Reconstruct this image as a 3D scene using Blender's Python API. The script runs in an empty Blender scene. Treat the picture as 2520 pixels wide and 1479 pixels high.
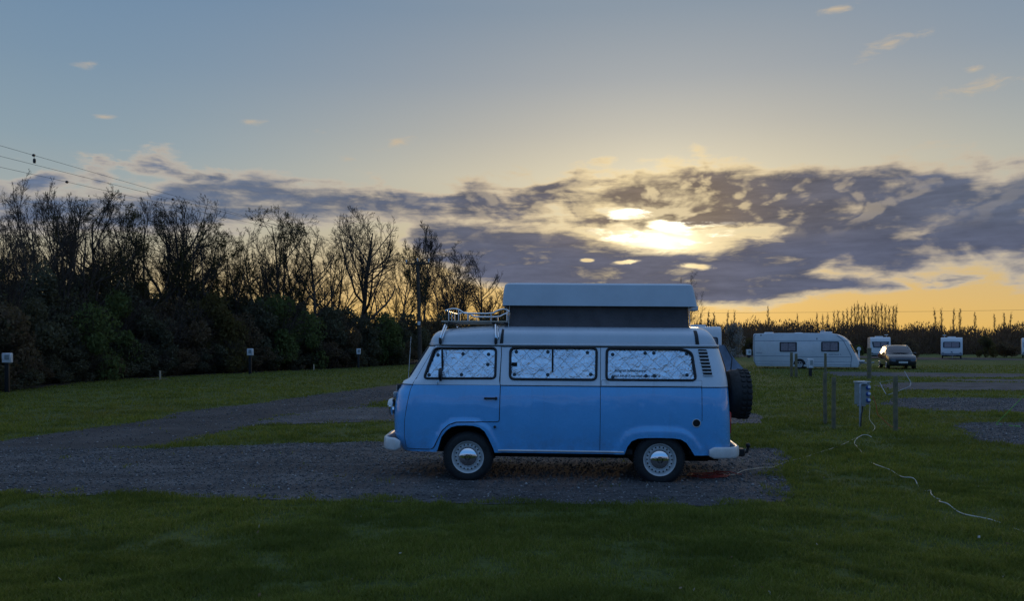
import bpy, math, random
import numpy as np
from mathutils import Vector, Matrix
from mathutils.geometry import delaunay_2d_cdt

R = math.radians
random.seed(7)
scene = bpy.context.scene
COL = scene.collection

# ------------------------------------------------------------------ camera frame (photo measured on a 2519 px wide copy)
F, CX, HOR, H = 1940.0, 1259.5, 848.0, 1.73


def at(px, py, Y):
    return ((px - CX) * Y / F, Y, H - (py - HOR) * Y / F)


def gnd(px, py, z=0.0):
    Y = (H - z) * F / (py - HOR)
    return ((px - CX) * Y / F, Y, z)


# ------------------------------------------------------------------ tagging
def tag(o, label=None, cat=None, group=None, kind=None):
    if label: o['label'] = label
    if cat: o['category'] = cat
    if group: o['group'] = group
    if kind: o['kind'] = kind
    return o


def thing(name, label, cat, loc=(0, 0, 0), rot=(0, 0, 0), group=None):
    o = bpy.data.objects.new(name, None)
    COL.objects.link(o)
    o.location = loc
    o.rotation_euler = rot
    o.empty_display_size = 0.2
    return tag(o, label, cat, group)


def link(name, me, parent=None):
    o = bpy.data.objects.new(name, me)
    COL.objects.link(o)
    if parent is not None: o.parent = parent
    return o


def copy_tree(o, parent=None):
    c = o.copy()
    COL.objects.link(c)
    if parent is not None: c.parent = parent
    for ch in list(o.children):
        copy_tree(ch, c)
    return c


# ------------------------------------------------------------------ mesh builder
class MB:
    def __init__(s):
        s.v, s.f, s.m = [], [], []

    def add(s, verts, faces, mi=0):
        k = len(s.v)
        s.v += [tuple(p) for p in verts]
        s.f += [tuple(i + k for i in f) for f in faces]
        s.m += [mi] * len(faces)
        return s

    def box(s, c, d, mi=0, rot=None, bev=0.0):
        x, y, z = d[0] / 2, d[1] / 2, d[2] / 2
        if bev <= 0:
            vs = [(a * x, b * y, e * z) for a in (-1, 1) for b in (-1, 1) for e in (-1, 1)]
            fs = [(0, 1, 3, 2), (4, 6, 7, 5), (0, 4, 5, 1), (2, 3, 7, 6), (0, 2, 6, 4), (1, 5, 7, 3)]
        else:
            b_ = min(bev, x * .9, y * .9, z * .9)
            vs, idx = [], {}
            for a in (-1, 1):
                for b in (-1, 1):
                    for e in (-1, 1):
                        for ax in range(3):
                            p = [a * x, b * y, e * z]
                            for j in range(3):
                                if j != ax: p[j] -= (a, b, e)[j] * b_
                            idx[(a, b, e, ax)] = len(vs)
                            vs.append(tuple(p))
            fs = []
            g = lambda a, b, e, ax: idx[(a, b, e, ax)]
            for sg in (-1, 1):
                fs.append([g(sg, -1, -1, 0), g(sg, 1, -1, 0), g(sg, 1, 1, 0), g(sg, -1, 1, 0)][::sg])
                fs.append([g(-1, sg, -1, 1), g(-1, sg, 1, 1), g(1, sg, 1, 1), g(1, sg, -1, 1)][::sg])
                fs.append([g(-1, -1, sg, 2), g(1, -1, sg, 2), g(1, 1, sg, 2), g(-1, 1, sg, 2)][::sg])
            for a in (-1, 1):
                for b in (-1, 1):
                    fs.append([g(a, b, -1, 0), g(a, b, 1, 0), g(a, b, 1, 1), g(a, b, -1, 1)])
                    fs.append([g(a, -1, b, 0), g(a, 1, b, 0), g(a, 1, b, 2), g(a, -1, b, 2)])
                    fs.append([g(-1, a, b, 1), g(1, a, b, 1), g(1, a, b, 2), g(-1, a, b, 2)])
                    for e in (-1, 1):
                        fs.append([g(a, b, e, 0), g(a, b, e, 1), g(a, b, e, 2)])
        if rot is not None:
            vs = [tuple(rot @ Vector(p)) for p in vs]
        vs = [(p[0] + c[0], p[1] + c[1], p[2] + c[2]) for p in vs]
        return s.add(vs, fs, mi)

    def tube(s, pts, r, n=8, closed=False, mi=0, cap=True, flat=1.0, up=None):
        P = [Vector(p) for p in pts]
        m = len(P)
        rr = r if isinstance(r, (list, tuple)) else [r] * m
        vs, prev = [], None
        for i in range(m):
            if closed:
                t = P[(i + 1) % m] - P[(i - 1) % m]
            else:
                t = P[min(i + 1, m - 1)] - P[max(i - 1, 0)]
            if t.length < 1e-9: t = Vector((0, 0, 1))
            t.normalize()
            if up is not None:
                a = Vector(up)
            elif prev is None:
                a = Vector((0, 0, 1)) if abs(t.z) < .9 else Vector((1, 0, 0))
            else:
                a = prev
            a = a - t * a.dot(t)
            if a.length < 1e-6:
                a = Vector((1, 0, 0)) - t * t.x
            a.normalize()
            prev = a
            b = t.cross(a)
            for k in range(n):
                th = 2 * math.pi * k / n
                vs.append(P[i] + (a * math.cos(th) + b * math.sin(th) * flat) * rr[i])
        fs = []
        for i in range(m if closed else m - 1):
            j = (i + 1) % m
            for k in range(n):
                k2 = (k + 1) % n
                fs.append((i * n + k, i * n + k2, j * n + k2, j * n + k))
        if cap and not closed:
            fs.append(tuple(range(n))[::-1])
            fs.append(tuple((m - 1) * n + k for k in range(n)))
        return s.add(vs, fs, mi)

    def lathe(s, prof, c=(0, 0, 0), axis='Z', n=32, mi=0):
        """prof: (r, h) pairs; axis the direction of h"""
        vs = []
        for r, h in prof:
            for k in range(n):
                th = 2 * math.pi * k / n
                a, b = r * math.cos(th), r * math.sin(th)
                p = {'Z': (a, b, h), 'Y': (a, h, b), 'X': (h, a, b)}[axis]
                vs.append((p[0] + c[0], p[1] + c[1], p[2] + c[2]))
        fs = []
        for i in range(len(prof) - 1):
            for k in range(n):
                k2 = (k + 1) % n
                fs.append((i * n + k, i * n + k2, (i + 1) * n + k2, (i + 1) * n + k))
        return s.add(vs, fs, mi)

    def disc(s, c, r, axis='Y', n=20, mi=0):
        vs = []
        for k in range(n):
            th = 2 * math.pi * k / n
            a, b = r * math.cos(th), r * math.sin(th)
            p = {'Z': (a, b, 0), 'Y': (a, 0, b), 'X': (0, a, b)}[axis]
            vs.append((p[0] + c[0], p[1] + c[1], p[2] + c[2]))
        return s.add(vs, [tuple(range(n))], mi)

    def prism(s, poly, y0, y1, mi=0, fmap=None):
        """poly in (x,z), extruded along y"""
        n = len(poly)
        vs = [(p[0], y0, p[1]) for p in poly] + [(p[0], y1, p[1]) for p in poly]
        if fmap: vs = [fmap(v) for v in vs]
        fs = [tuple(range(n))[::-1], tuple(range(n, 2 * n))]
        fs += [(i, (i + 1) % n, n + (i + 1) % n, n + i) for i in range(n)]
        return s.add(vs, fs, mi)

    def loft(s, rings, closed=False, mi=0, cap=False):
        n = len(rings[0])
        vs = [p for r in rings for p in r]
        fs = []
        for i in range(len(rings) - 1):
            for k in range(n if closed else n - 1):
                k2 = (k + 1) % n
                fs.append((i * n + k, i * n + k2, (i + 1) * n + k2, (i + 1) * n + k))
        if cap:
            fs.append(tuple(range(n))[::-1])
            fs.append(tuple((len(rings) - 1) * n + k for k in range(n)))
        return s.add(vs, fs, mi)

    def build(s, name, mats, parent=None, smooth=True, angle=40, recalc=True):
        me = bpy.data.meshes.new(name)
        me.from_pydata(s.v, [], s.f)
        if not isinstance(mats, (list, tuple)): mats = [mats]
        for m in mats: me.materials.append(m)
        me.polygons.foreach_set('material_index', s.m)
        if recalc:
            import bmesh
            bm = bmesh.new()
            bm.from_mesh(me)
            bmesh.ops.recalc_face_normals(bm, faces=bm.faces)
            bm.to_mesh(me)
            bm.free()
        me.update()
        if smooth:
            me.shade_smooth()
            me.set_sharp_from_angle(angle=R(angle))
        return link(name, me, parent)


def np_mesh(name, V, Fs, mats, parent=None, mi=None, smooth=False, attr=None):
    """fast mesh from numpy: V (n,3), Fs (m,k)"""
    me = bpy.data.meshes.new(name)
    V = np.asarray(V, np.float32)
    Fs = np.asarray(Fs, np.int32)
    k = Fs.shape[1]
    me.vertices.add(len(V))
    me.vertices.foreach_set('co', V.ravel())
    me.loops.add(Fs.size)
    me.loops.foreach_set('vertex_index', Fs.ravel())
    me.polygons.add(len(Fs))
    me.polygons.foreach_set('loop_start', np.arange(0, Fs.size, k, dtype=np.int32))
    if not isinstance(mats, (list, tuple)): mats = [mats]
    for m in mats: me.materials.append(m)
    if mi is not None: me.polygons.foreach_set('material_index', np.asarray(mi, np.int32))
    me.update(calc_edges=True)
    if smooth: me.shade_smooth()
    if attr is not None:
        a = me.attributes.new('rnd', 'FLOAT', 'POINT')
        a.data.foreach_set('value', np.asarray(attr, np.float32))
    if parent is False: return me
    return link(name, me, parent)


def vnoise(x, y, sc, seed=0):
    """2-D value noise in numpy, about 0..1"""
    x = np.asarray(x) / sc + 1000.37
    y = np.asarray(y) / sc + 1000.71
    xi, yi = np.floor(x), np.floor(y)
    fx, fy = x - xi, y - yi
    fx, fy = fx * fx * (3 - 2 * fx), fy * fy * (3 - 2 * fy)

    def h(a, b):
        t = np.sin(a * 127.1 + b * 311.7 + seed * 74.7) * 43758.5453
        return t - np.floor(t)
    return (h(xi, yi) * (1 - fx) + h(xi + 1, yi) * fx) * (1 - fy) + (h(xi, yi + 1) * (1 - fx) + h(xi + 1, yi + 1) * fx) * fy


def inpoly(px, pz, poly):
    poly = np.asarray(poly)
    px, pz = np.asarray(px), np.asarray(pz)
    ins = np.zeros(px.shape, bool)
    n = len(poly)
    for i in range(n):
        x0, z0 = poly[i]
        x1, z1 = poly[(i + 1) % n]
        c = (z0 > pz) != (z1 > pz)
        with np.errstate(divide='ignore', invalid='ignore'):
            xi = (x1 - x0) * (pz - z0) / ((z1 - z0) if z1 != z0 else 1e-12) + x0
        ins ^= c & (px < xi)
    return ins


def polydist(px, pz, poly, closed=True):
    poly = np.asarray(poly, float)
    d = np.full(np.shape(px), 1e9)
    n = len(poly)
    for i in range(n if closed else n - 1):
        a, b = poly[i], poly[(i + 1) % n]
        ab = b - a
        L = ab @ ab + 1e-12
        t = np.clip(((px - a[0]) * ab[0] + (pz - a[1]) * ab[1]) / L, 0, 1)
        d = np.minimum(d, np.hypot(px - a[0] - t * ab[0], pz - a[1] - t * ab[1]))
    return d


def rpoly(pts, rad, n=6):
    """polygon with rounded corners"""
    out = []
    m = len(pts)
    for i in range(m):
        p = Vector(pts[i]); a = Vector(pts[i - 1]); b = Vector(pts[(i + 1) % m])
        r = rad[i] if isinstance(rad, (list, tuple)) else rad
        if r <= 0:
            out.append(tuple(p)); continue
        da, db = (a - p), (b - p)
        r = min(r, da.length * .48, db.length * .48)
        s, e = p + da.normalized() * r, p + db.normalized() * r
        for k in range(n + 1):
            t = k / n
            out.append(tuple(s * (1 - t) ** 2 + p * 2 * t * (1 - t) + e * t * t))
    return out


def resample(poly, step, closed=True):
    out = []
    n = len(poly)
    for i in range(n if closed else n - 1):
        a, b = Vector(poly[i]), Vector(poly[(i + 1) % n])
        k = max(1, int(math.ceil((b - a).length / step)))
        for j in range(k):
            out.append(tuple(a.lerp(b, j / k)))
    if not closed: out.append(tuple(poly[-1]))
    return out


# ------------------------------------------------------------------ node helpers
class NT:
    def __init__(s, tree):
        s.t = tree

    def n(s, typ, **kw):
        nd = s.t.nodes.new(typ)
        for k, v in kw.items(): setattr(nd, k, v)
        return nd

    def put(s, sock, v):
        if hasattr(v, 'is_output'): s.t.links.new(v, sock)
        elif v is not None:
            try: sock.default_value = v
            except Exception: sock.default_value = (v[0], v[1], v[2], 1.0)

    def m(s, op, a, b=None, c=None, clamp=False):
        nd = s.n('ShaderNodeMath', operation=op, use_clamp=clamp)
        s.put(nd.inputs[0], a)
        if b is not None: s.put(nd.inputs[1], b)
        if c is not None: s.put(nd.inputs[2], c)
        return nd.outputs[0]

    def vm(s, op, a, b=None):
        nd = s.n('ShaderNodeVectorMath', operation=op)
        s.put(nd.inputs[0], a)
        if b is not None: s.put(nd.inputs[1], b)
        return nd.outputs['Value'] if op in ('DOT_PRODUCT', 'LENGTH') else nd.outputs[0]

    def mix(s, f, a, b, typ='MIX'):
        nd = s.n('ShaderNodeMix', data_type='RGBA', blend_type=typ)
        nd.clamp_factor = True
        s.put(nd.inputs[0], f); s.put(nd.inputs[6], a); s.put(nd.inputs[7], b)
        return nd.outputs[2]

    def ss(s, x, a, b):
        nd = s.n('ShaderNodeMapRange', interpolation_type='SMOOTHSTEP')
        s.put(nd.inputs[0], x); nd.inputs[1].default_value = a; nd.inputs[2].default_value = b
        return nd.outputs[0]

    def lin(s, x, a, b, c=0.0, d=1.0):
        nd = s.n('ShaderNodeMapRange')
        s.put(nd.inputs[0], x)
        for i, v in enumerate((a, b, c, d)): nd.inputs[1 + i].default_value = v
        return nd.outputs[0]

    def noise(s, vec, scale, det=4, rough=.55, dist=0.0):
        nd = s.n('ShaderNodeTexNoise')
        if vec is not None: s.put(nd.inputs['Vector'], vec)
        nd.inputs['Scale'].default_value = scale
        nd.inputs['Detail'].default_value = det
        nd.inputs['Roughness'].default_value = rough
        nd.inputs['Distortion'].default_value = dist
        return nd.outputs[0]

    def ramp(s, f, stops, interp='LINEAR'):
        nd = s.n('ShaderNodeValToRGB')
        cr = nd.color_ramp
        cr.interpolation = interp
        while len(cr.elements) < len(stops): cr.elements.new(.5)
        for e, (p, c) in zip(cr.elements, stops):
            e.position = p
            e.color = (c[0], c[1], c[2], 1) if hasattr(c, '__len__') else (c, c, c, 1)
        s.put(nd.inputs[0], f)
        return nd.outputs[0]

    def curve(s, f, pts):
        nd = s.n('ShaderNodeFloatCurve')
        c = nd.mapping.curves[0]
        nd.mapping.use_clip = False
        while len(c.points) < len(pts): c.points.new(.5, .5)
        for p, q in zip(c.points, pts):
            p.location = q
            p.handle_type = 'AUTO_CLAMPED'
        nd.mapping.update()
        s.put(nd.inputs['Value'], f)
        return nd.outputs[0]

    def xyz(s, x=0.0, y=0.0, z=0.0):
        nd = s.n('ShaderNodeCombineXYZ')
        for i, v in enumerate((x, y, z)): s.put(nd.inputs[i], v)
        return nd.outputs[0]


def mat(name, col, rough=.5, metal=0.0, var=.25, vscale=6.0, bump=0.0, bscale=60.0, coat=0.0, spec=.5, rvar=.1, col2=None, trans=0.0):
    """principled with a procedural mottling of colour, roughness and relief"""
    m = bpy.data.materials.new(name)
    m.use_nodes = True
    t = NT(m.node_tree)
    b = m.node_tree.nodes['Principled BSDF']
    tc = t.n('ShaderNodeTexCoord').outputs['Object']
    nz = t.noise(tc, vscale, 5, .6)
    c2 = col2 or tuple(c * (1 - var) for c in col)
    c1 = tuple(min(1, c * (1 + var * .6)) for c in col) if col2 is None else col
    t.put(b.inputs['Base Color'], t.mix(t.ss(nz, .3, .7), c2, c1))
    t.put(b.inputs['Roughness'], t.lin(t.noise(tc, vscale * 3.1, 3), .3, .7, max(0.02, rough - rvar), min(1, rough + rvar)))
    b.inputs['Metallic'].default_value = metal
    b.inputs['Specular IOR Level'].default_value = spec
    if coat:
        b.inputs['Coat Weight'].default_value = coat
        b.inputs['Coat Roughness'].default_value = .04
    if bump:
        bn = t.n('ShaderNodeBump')
        bn.inputs['Strength'].default_value = 1.0
        bn.inputs['Distance'].default_value = bump
        t.put(bn.inputs['Height'], t.noise(tc, bscale, 4, .6))
        t.put(b.inputs['Normal'], bn.outputs[0])
    return m


def glass_mat(name, tint=(1, 1, 1), refl=1.0, opac=0.0, rough=.02):
    m = bpy.data.materials.new(name)
    m.use_nodes = True
    nt = m.node_tree
    t = NT(nt)
    nt.nodes.remove(nt.nodes['Principled BSDF'])
    tr = t.n('ShaderNodeBsdfTransparent'); tr.inputs[0].default_value = (*tint, 1)
    gl = t.n('ShaderNodeBsdfGlossy'); gl.inputs['Roughness'].default_value = rough
    fr = t.n('ShaderNodeFresnel'); fr.inputs[0].default_value = 1.5
    mx = t.n('ShaderNodeMixShader')
    t.put(mx.inputs[0], t.m('MULTIPLY', fr.outputs[0], refl))
    nt.links.new(tr.outputs[0], mx.inputs[1]); nt.links.new(gl.outputs[0], mx.inputs[2])
    nt.links.new(mx.outputs[0], nt.nodes['Material Output'].inputs[0])
    return m

# ------------------------------------------------------------------ camera and render settings
cam = bpy.data.cameras.new('camera')
cam.sensor_width = 36.0
cam.lens = 36.0 * F / 2519.0
cam.shift_y = (HOR - 739.5) / 2519.0
cam.clip_start, cam.clip_end = .05, 6000
camo = bpy.data.objects.new('camera', cam)
COL.objects.link(camo)
camo.location = (0, 0, H)
camo.rotation_euler = (R(90), 0, 0)
scene.camera = camo
scene.view_settings.view_transform = 'Standard'
scene.view_settings.look = 'None'
scene.view_settings.exposure = 0.0
scene.view_settings.gamma = 1.0
try:
    scene.cycles.use_denoising = True
    scene.cycles.denoiser = 'OPENIMAGEDENOISE'
except Exception:
    pass
scene.cycles.max_bounces = 6
scene.cycles.diffuse_bounces = 3
scene.cycles.glossy_bounces = 3
scene.cycles.transparent_max_bounces = 8
scene.cycles.transmission_bounces = 4
scene.cycles.caustics_reflective = False
scene.cycles.caustics_refractive = False
scene.cycles.sample_clamp_indirect = 4.0

# ------------------------------------------------------------------ sky
SUN_AZ, SUN_EL = math.atan2(1625 - CX, F), math.atan2(HOR - 585, math.hypot(F, 1625 - CX))


def build_world():
    w = bpy.data.worlds.new('World')
    scene.world = w
    w.use_nodes = True
    t = NT(w.node_tree)
    bg = w.node_tree.nodes['Background']
    d = t.n('ShaderNodeTexCoord').outputs['Generated']
    sp = t.n('ShaderNodeSeparateXYZ'); t.put(sp.inputs[0], d)
    x, y, z = sp.outputs
    az = t.m('MULTIPLY', t.m('ARCTAN2', x, y), 180 / math.pi)
    el = t.m('MULTIPLY', t.m('ARCSINE', z), 180 / math.pi)
    sun = Vector((math.sin(SUN_AZ) * math.cos(SUN_EL), math.cos(SUN_AZ) * math.cos(SUN_EL), math.sin(SUN_EL)))
    ang = t.m('MULTIPLY', t.m('ARCCOSINE', t.m('MINIMUM', t.vm('DOT_PRODUCT', d, tuple(sun)), .999999)), 180 / math.pi)
    daz = t.m('ABSOLUTE', t.m('SUBTRACT', az, math.degrees(SUN_AZ)))
    # the physical sky, softly compressed
    st = t.n('ShaderNodeTexSky', sky_type='NISHITA', sun_disc=False)
    st.sun_elevation = SUN_EL
    st.sun_rotation = SUN_AZ
    st.air_density, st.dust_density, st.ozone_density = 1.0, 1.0, 1.5
    sky = t.vm('MULTIPLY', st.outputs[0], (.1, .1, .1))
    nis = t.vm('DIVIDE', sky, t.vm('ADD', sky, (1.0, 1.0, 1.0)))
    # colour by height, towards the sun / abreast of it / behind
    e01 = t.m('DIVIDE', el, 90.0)
    P = lambda deg, *c: (deg / 90.0, c)
    near = t.ramp(e01, [P(0, .84, .45, .06), P(2.2, .78, .45, .09), P(4, .72, .45, .14), P(6.5, .68, .51, .25), P(9, .66, .56, .36), P(12, .62, .55, .40),
                        P(15, .45, .435, .39), P(18.5, .31, .345, .385), P(23, .215, .285, .37), P(33, .22, .30, .42), P(52, .32, .43, .64), P(90, .31, .44, .70)])
    side = t.ramp(e01, [P(0, .76, .48, .14), P(3, .64, .47, .22), P(6, .51, .46, .33), P(9, .38, .42, .40), P(13, .27, .36, .42),
                        P(18, .20, .30, .41), P(23, .155, .26, .40), P(33, .20, .30, .46), P(52, .29, .42, .67), P(90, .31, .44, .70)])
    back = t.ramp(e01, [P(0, .17, .27, .46), P(6, .11, .28, .64), P(15, .09, .29, .70), P(27, .10, .29, .68), P(52, .24, .40, .70), P(90, .31, .44, .70)])
    c = t.mix(t.ss(daz, 4, 42), near, side)
    c = t.mix(t.ss(daz, 55, 120), c, back)
    c = t.mix(.10, c, nis)
    # glow of the veiled sun
    glow = t.m('MULTIPLY', t.m('POWER', 2.718, t.m('MULTIPLY', t.m('POWER', t.m('DIVIDE', ang, 2.3), 2.0), -1.0)), .95)
    glow2 = t.m('MULTIPLY', t.m('POWER', 2.718, t.m('DIVIDE', ang, -6.0)), .38)
    c = t.mix(1.0, c, t.vm('MULTIPLY', (1.0, .84, .50), t.xyz(glow2, glow2, glow2)), 'ADD')
    c = t.mix(1.0, c, t.vm('MULTIPLY', (1.0, .90, .62), t.xyz(glow, glow, glow)), 'ADD')

    # ---- clouds, laid out by compass direction and height
    def A(px): return math.degrees(math.atan2(px - CX, F))
    def E(px, py): return math.degrees(math.atan2(HOR - py, math.hypot(F, px - CX)))
    ae = t.xyz(az, el, 0.0)
    aed = t.n('ShaderNodeMapping'); t.put(aed.inputs[0], ae); aed.inputs[3].default_value = (.36, 1.0, 1.0)
    aev = aed.outputs[0]
    n1 = t.m('SUBTRACT', t.noise(t.vm('ADD', aev, (3, 7, 3.7)), .55, 4, .6, .4), .5)
    n2 = t.m('SUBTRACT', t.noise(t.vm('ADD', aev, (13, 1, 9.1)), 1.35, 6, .62, .5), .5)
    aem = t.n('ShaderNodeMapping'); t.put(aem.inputs[0], ae); aem.inputs[3].default_value = (.13, 1.0, 1.0)
    aem.inputs[2].default_value = (0, 0, R(-3))
    n3 = t.m('SUBTRACT', t.noise(aem.outputs[0], 1.5, 5, .6, .2), .5)
    # rounder billows, and the same field a little nearer the sun: where it thins out the cloud is lit
    aeb = t.n('ShaderNodeMapping'); t.put(aeb.inputs[0], ae); aeb.inputs[3].default_value = (.52, 1.0, 1.0)
    tos = t.vm('NORMALIZE', t.xyz(t.m('SUBTRACT', math.degrees(SUN_AZ), az), t.m('SUBTRACT', math.degrees(SUN_EL) + 3.0, el), 0.0))
    stp = t.n('ShaderNodeVectorMath', operation='SCALE'); t.put(stp.inputs[0], tos); stp.inputs['Scale'].default_value = .42
    pb = t.vm('ADD', aeb.outputs[0], (31, 17, 5.3))
    n4 = t.m('SUBTRACT', t.noise(pb, .56, 4, .50, .25), .5)
    n4s = t.m('SUBTRACT', t.noise(t.vm('ADD', pb, stp.outputs[0]), .56, 4, .50, .25), .5)
    rim = t.m('SUBTRACT', n4, n4s)
    a01 = t.m('DIVIDE', t.m('ADD', az, 44.0), 88.0)
    e30 = t.m('DIVIDE', el, 30.0)

    def prof(pts):
        q = [((A(px) + 44) / 88.0, E(px, py) / 30.0) for px, py in pts]
        q = [(0.0, q[0][1])] + q + [(1.0, q[-1][1])]
        return t.curve(a01, q)

    def layer(top, bot, a1, a2, a3, wid, off=0.0, cap=9.0, nb=None):
        s = t.m('MINIMUM', t.m('SUBTRACT', prof(top), e30), t.m('SUBTRACT', e30, prof(bot)))
        s = t.m('MINIMUM', t.m('MULTIPLY_ADD', s, 30.0 / wid, off / wid), cap / wid)
        if a1: s = t.m('MULTIPLY_ADD', nb or n1, a1 / wid, s)
        if a2: s = t.m('MULTIPLY_ADD', n2, a2 / wid, s)
        if a3: s = t.m('MULTIPLY_ADD', n3, a3 / wid, s)
        return s

    def maxs(*a):
        r = a[0]
        for b in a[1:]: r = t.m('MAXIMUM', r, b)
        return r

    # dark bank on the left
    L1 = layer([(-200, 470), (0, 458), (120, 474), (250, 476), (330, 484), (420, 452), (500, 436), (620, 440), (760, 452), (900, 470), (1000, 486), (1100, 505), (1180, 560), (1260, 760)],
               [(-200, 560), (0, 556), (250, 560), (400, 562), (560, 556), (700, 540), (900, 532), (1000, 534), (1100, 530), (1180, 540), (1260, 500)], 1.8, 1.4, 1.8, 1.2, .52, 1.05)
    # the long dark bank under the sun and right of it
    L2 = layer([(880, 790), (980, 600), (1060, 534), (1200, 544), (1320, 550), (1450, 576), (1580, 604), (1720, 612), (1800, 590), (1950, 572), (2060, 575), (2150, 612), (2260, 690), (2400, 820)],
               [(880, 560), (980, 590), (1060, 650), (1150, 688), (1240, 715), (1400, 765), (1700, 752), (1800, 742), (1940, 720), (2010, 676), (2060, 650), (2150, 630), (2260, 630), (2400, 630)], 1.4, 1.3, 1.6, 1.0, .22, 1.1)
    L2b = layer([(1300, 800), (1500, 720), (1800, 665), (1960, 662), (2050, 676), (2180, 692), (2260, 735), (2400, 800)],
                [(1300, 690), (1500, 742), (1800, 746), (1900, 742), (2050, 718), (2180, 706), (2260, 700), (2400, 700)], 1.0, 1.2, 1.0, .8, .34, .9)
    # the upper right bank
    L3 = layer([(1380, 600), (1480, 480), (1580, 450), (1640, 440), (1760, 430), (1860, 452), (1950, 442), (2080, 438), (2240, 434), (2420, 444), (2519, 438), (2700, 440)],
               [(1380, 440), (1480, 492), (1580, 500), (1660, 536), (1780, 560), (1900, 590), (2000, 640), (2120, 650), (2200, 632), (2290, 610), (2420, 606), (2519, 634), (2700, 640)], 5.0, 1.3, 1.8, 1.5, 1.35, 1.7, n4)
    # broken cloud in the middle and above the left bank
    L4 = layer([(780, 560), (900, 474), (1000, 480), (1150, 472), (1300, 458), (1400, 446), (1500, 440), (1620, 450), (1700, 500), (1760, 600)],
               [(780, 480), (900, 500), (1000, 532), (1150, 532), (1300, 546), (1400, 552), (1500, 556), (1620, 540), (1700, 500), (1760, 440)], 5.2, 1.8, 3.2, 1.5, .66, 1.0, n4)
    L5 = layer([(-100, 445), (60, 432), (200, 414), (300, 404), (420, 408), (520, 424), (620, 430), (760, 446), (850, 470), (950, 520)],
               [(-100, 458), (60, 462), (200, 452), (300, 446), (420, 456), (520, 452), (620, 448), (760, 460), (850, 474), (950, 480)], 4.0, 2.6, 2.6, 1.5, .30, .7, n4)
    # low thin streaks right
    L6 = layer([(2050, 720), (2200, 672), (2300, 676), (2400, 680), (2519, 688), (2700, 690)],
               [(2050, 680), (2200, 684), (2300, 704), (2400, 702), (2519, 714), (2700, 715)], 2.2, 2.0, 1.8, 1.1, .02)
    dens = maxs(L1, L2, L2b, L3, L4, L5, L6)

    # openings where the light breaks through, and small lit wisps higher up
    def ell(px, py, rx, ry, rot=0.0):
        k = 180 / math.pi / F
        mp = t.n('ShaderNodeMapping', vector_type='TEXTURE')
        t.put(mp.inputs[0], ae)
        mp.inputs[1].default_value = (A(px), E(px, py), 0)
        mp.inputs[2].default_value = (0, 0, R(rot))
        mp.inputs[3].default_value = (rx * k, ry * k, 1)
        return t.vm('LENGTH', mp.outputs[0])

    def mins(*a):
        r = a[0]
        for b in a[1:]: r = t.m('MINIMUM', r, b)
        return r
    hole = t.m('SUBTRACT', 1.0, mins(ell(1592, 590, 170, 17, -8), ell(1835, 566, 150, 18, -3), ell(1548, 530, 75, 15, -10), ell(1640, 556, 80, 15, -14)))
    hole = t.m('MULTIPLY_ADD', n2, 1.9, t.m('MULTIPLY_ADD', n3, 2.2, hole))
    dens = t.m('SUBTRACT', dens, t.m('MULTIPLY', t.m('MAXIMUM', t.m('ADD', hole, .12), 0.0), 1.5))
    bars = t.m('ADD', t.m('MULTIPLY_ADD', n3, 4.5, t.m('MULTIPLY_ADD', n2, 2.5, .0)), t.lin(hole, -.1, .3, -2.0, 0.0))
    dens = t.m('MAXIMUM', dens, t.m('MINIMUM', bars, .42))
    gap = t.m('SUBTRACT', 1.0, mins(ell(1447, 640, 24, 6), ell(1540, 645, 42, 7, 4), ell(1705, 656, 72, 12, -5)))
    gap = t.m('MAXIMUM', t.m('MULTIPLY_ADD', n2, 2.6, t.m('MULTIPLY_ADD', n3, 1.6, gap)), 0.0)
    dens = t.m('SUBTRACT', dens, t.m('MULTIPLY', t.m('POWER', gap, 1.5), 1.7))
    wisp = t.m('SUBTRACT', 1.0, mins(ell(1260, 425, 78, 22, -8), ell(1150, 446, 50, 12, 0), ell(855, 391, 50, 14, -8), ell(617, 298, 38, 12, 4), ell(800, 329, 34, 9, -10),
                                     ell(975, 350, 46, 14, 20), ell(212, 158, 38, 11, 4), ell(255, 287, 26, 7, 0), ell(1975, 416, 60, 16, -14), ell(2180, 108, 84, 20, 12),
                                     ell(2430, 206, 124, 20, 5), ell(2395, 170, 22, 8, 0), ell(2252, 418, 54, 20, -6), ell(2345, 415, 48, 18, -16),
                                     ell(1440, 445, 100, 22, 8), ell(400, 412, 200, 18, -2), ell(2060, 20, 50, 10, 0)))
    wisp = t.m('MULTIPLY_ADD', n2, 3.6, wisp)
    # some more cloud round the rest of the sky, so that the far side is not empty
    rest = t.m('MULTIPLY', t.ss(t.noise(t.xyz(x, y, t.m('MULTIPLY', z, 3.2)), 2.3, 3, .6, .3), .56, .75),
               t.m('MULTIPLY', t.ss(daz, 60, 100), t.ss(el, 2, 12)))
    lit = t.ramp(t.m('DIVIDE', ang, 60.0), [(0, (1.15, .95, .58)), (.08, (.95, .75, .42)), (.20, (.64, .52, .36)), (.42, (.52, .46, .38)), (.75, (.48, .44, .39)), (1, (.40, .42, .46))])
    dark = t.ramp(t.m('DIVIDE', ang, 40.0), [(0, (.24, .18, .12)), (.12, (.19, .15, .125)), (.22, (.128, .12, .138)), (.40, (.102, .114, .160)), (.75, (.110, .14, .205)), (1, (.115, .155, .24))])
    # towards the underside the bank turns blue-violet
    dark = t.mix(t.m('MULTIPLY', t.ss(el, 9.0, 6.0), .8), dark, (.098, .111, .170, 1))
    tone = t.m('MULTIPLY_ADD', n3, 1.0, t.m('MULTIPLY_ADD', n1, .8, 1.08))
    dark = t.vm('MULTIPLY', dark, t.xyz(tone, tone, tone))
    body = t.ss(dens, .06, 1.05)
    lite = t.m('MULTIPLY', t.ss(rim, .01, .12), t.m('MULTIPLY', t.ss(el, 7.0, 9.0), t.lin(daz, 4, 24, 1.0, .14)))
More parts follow.
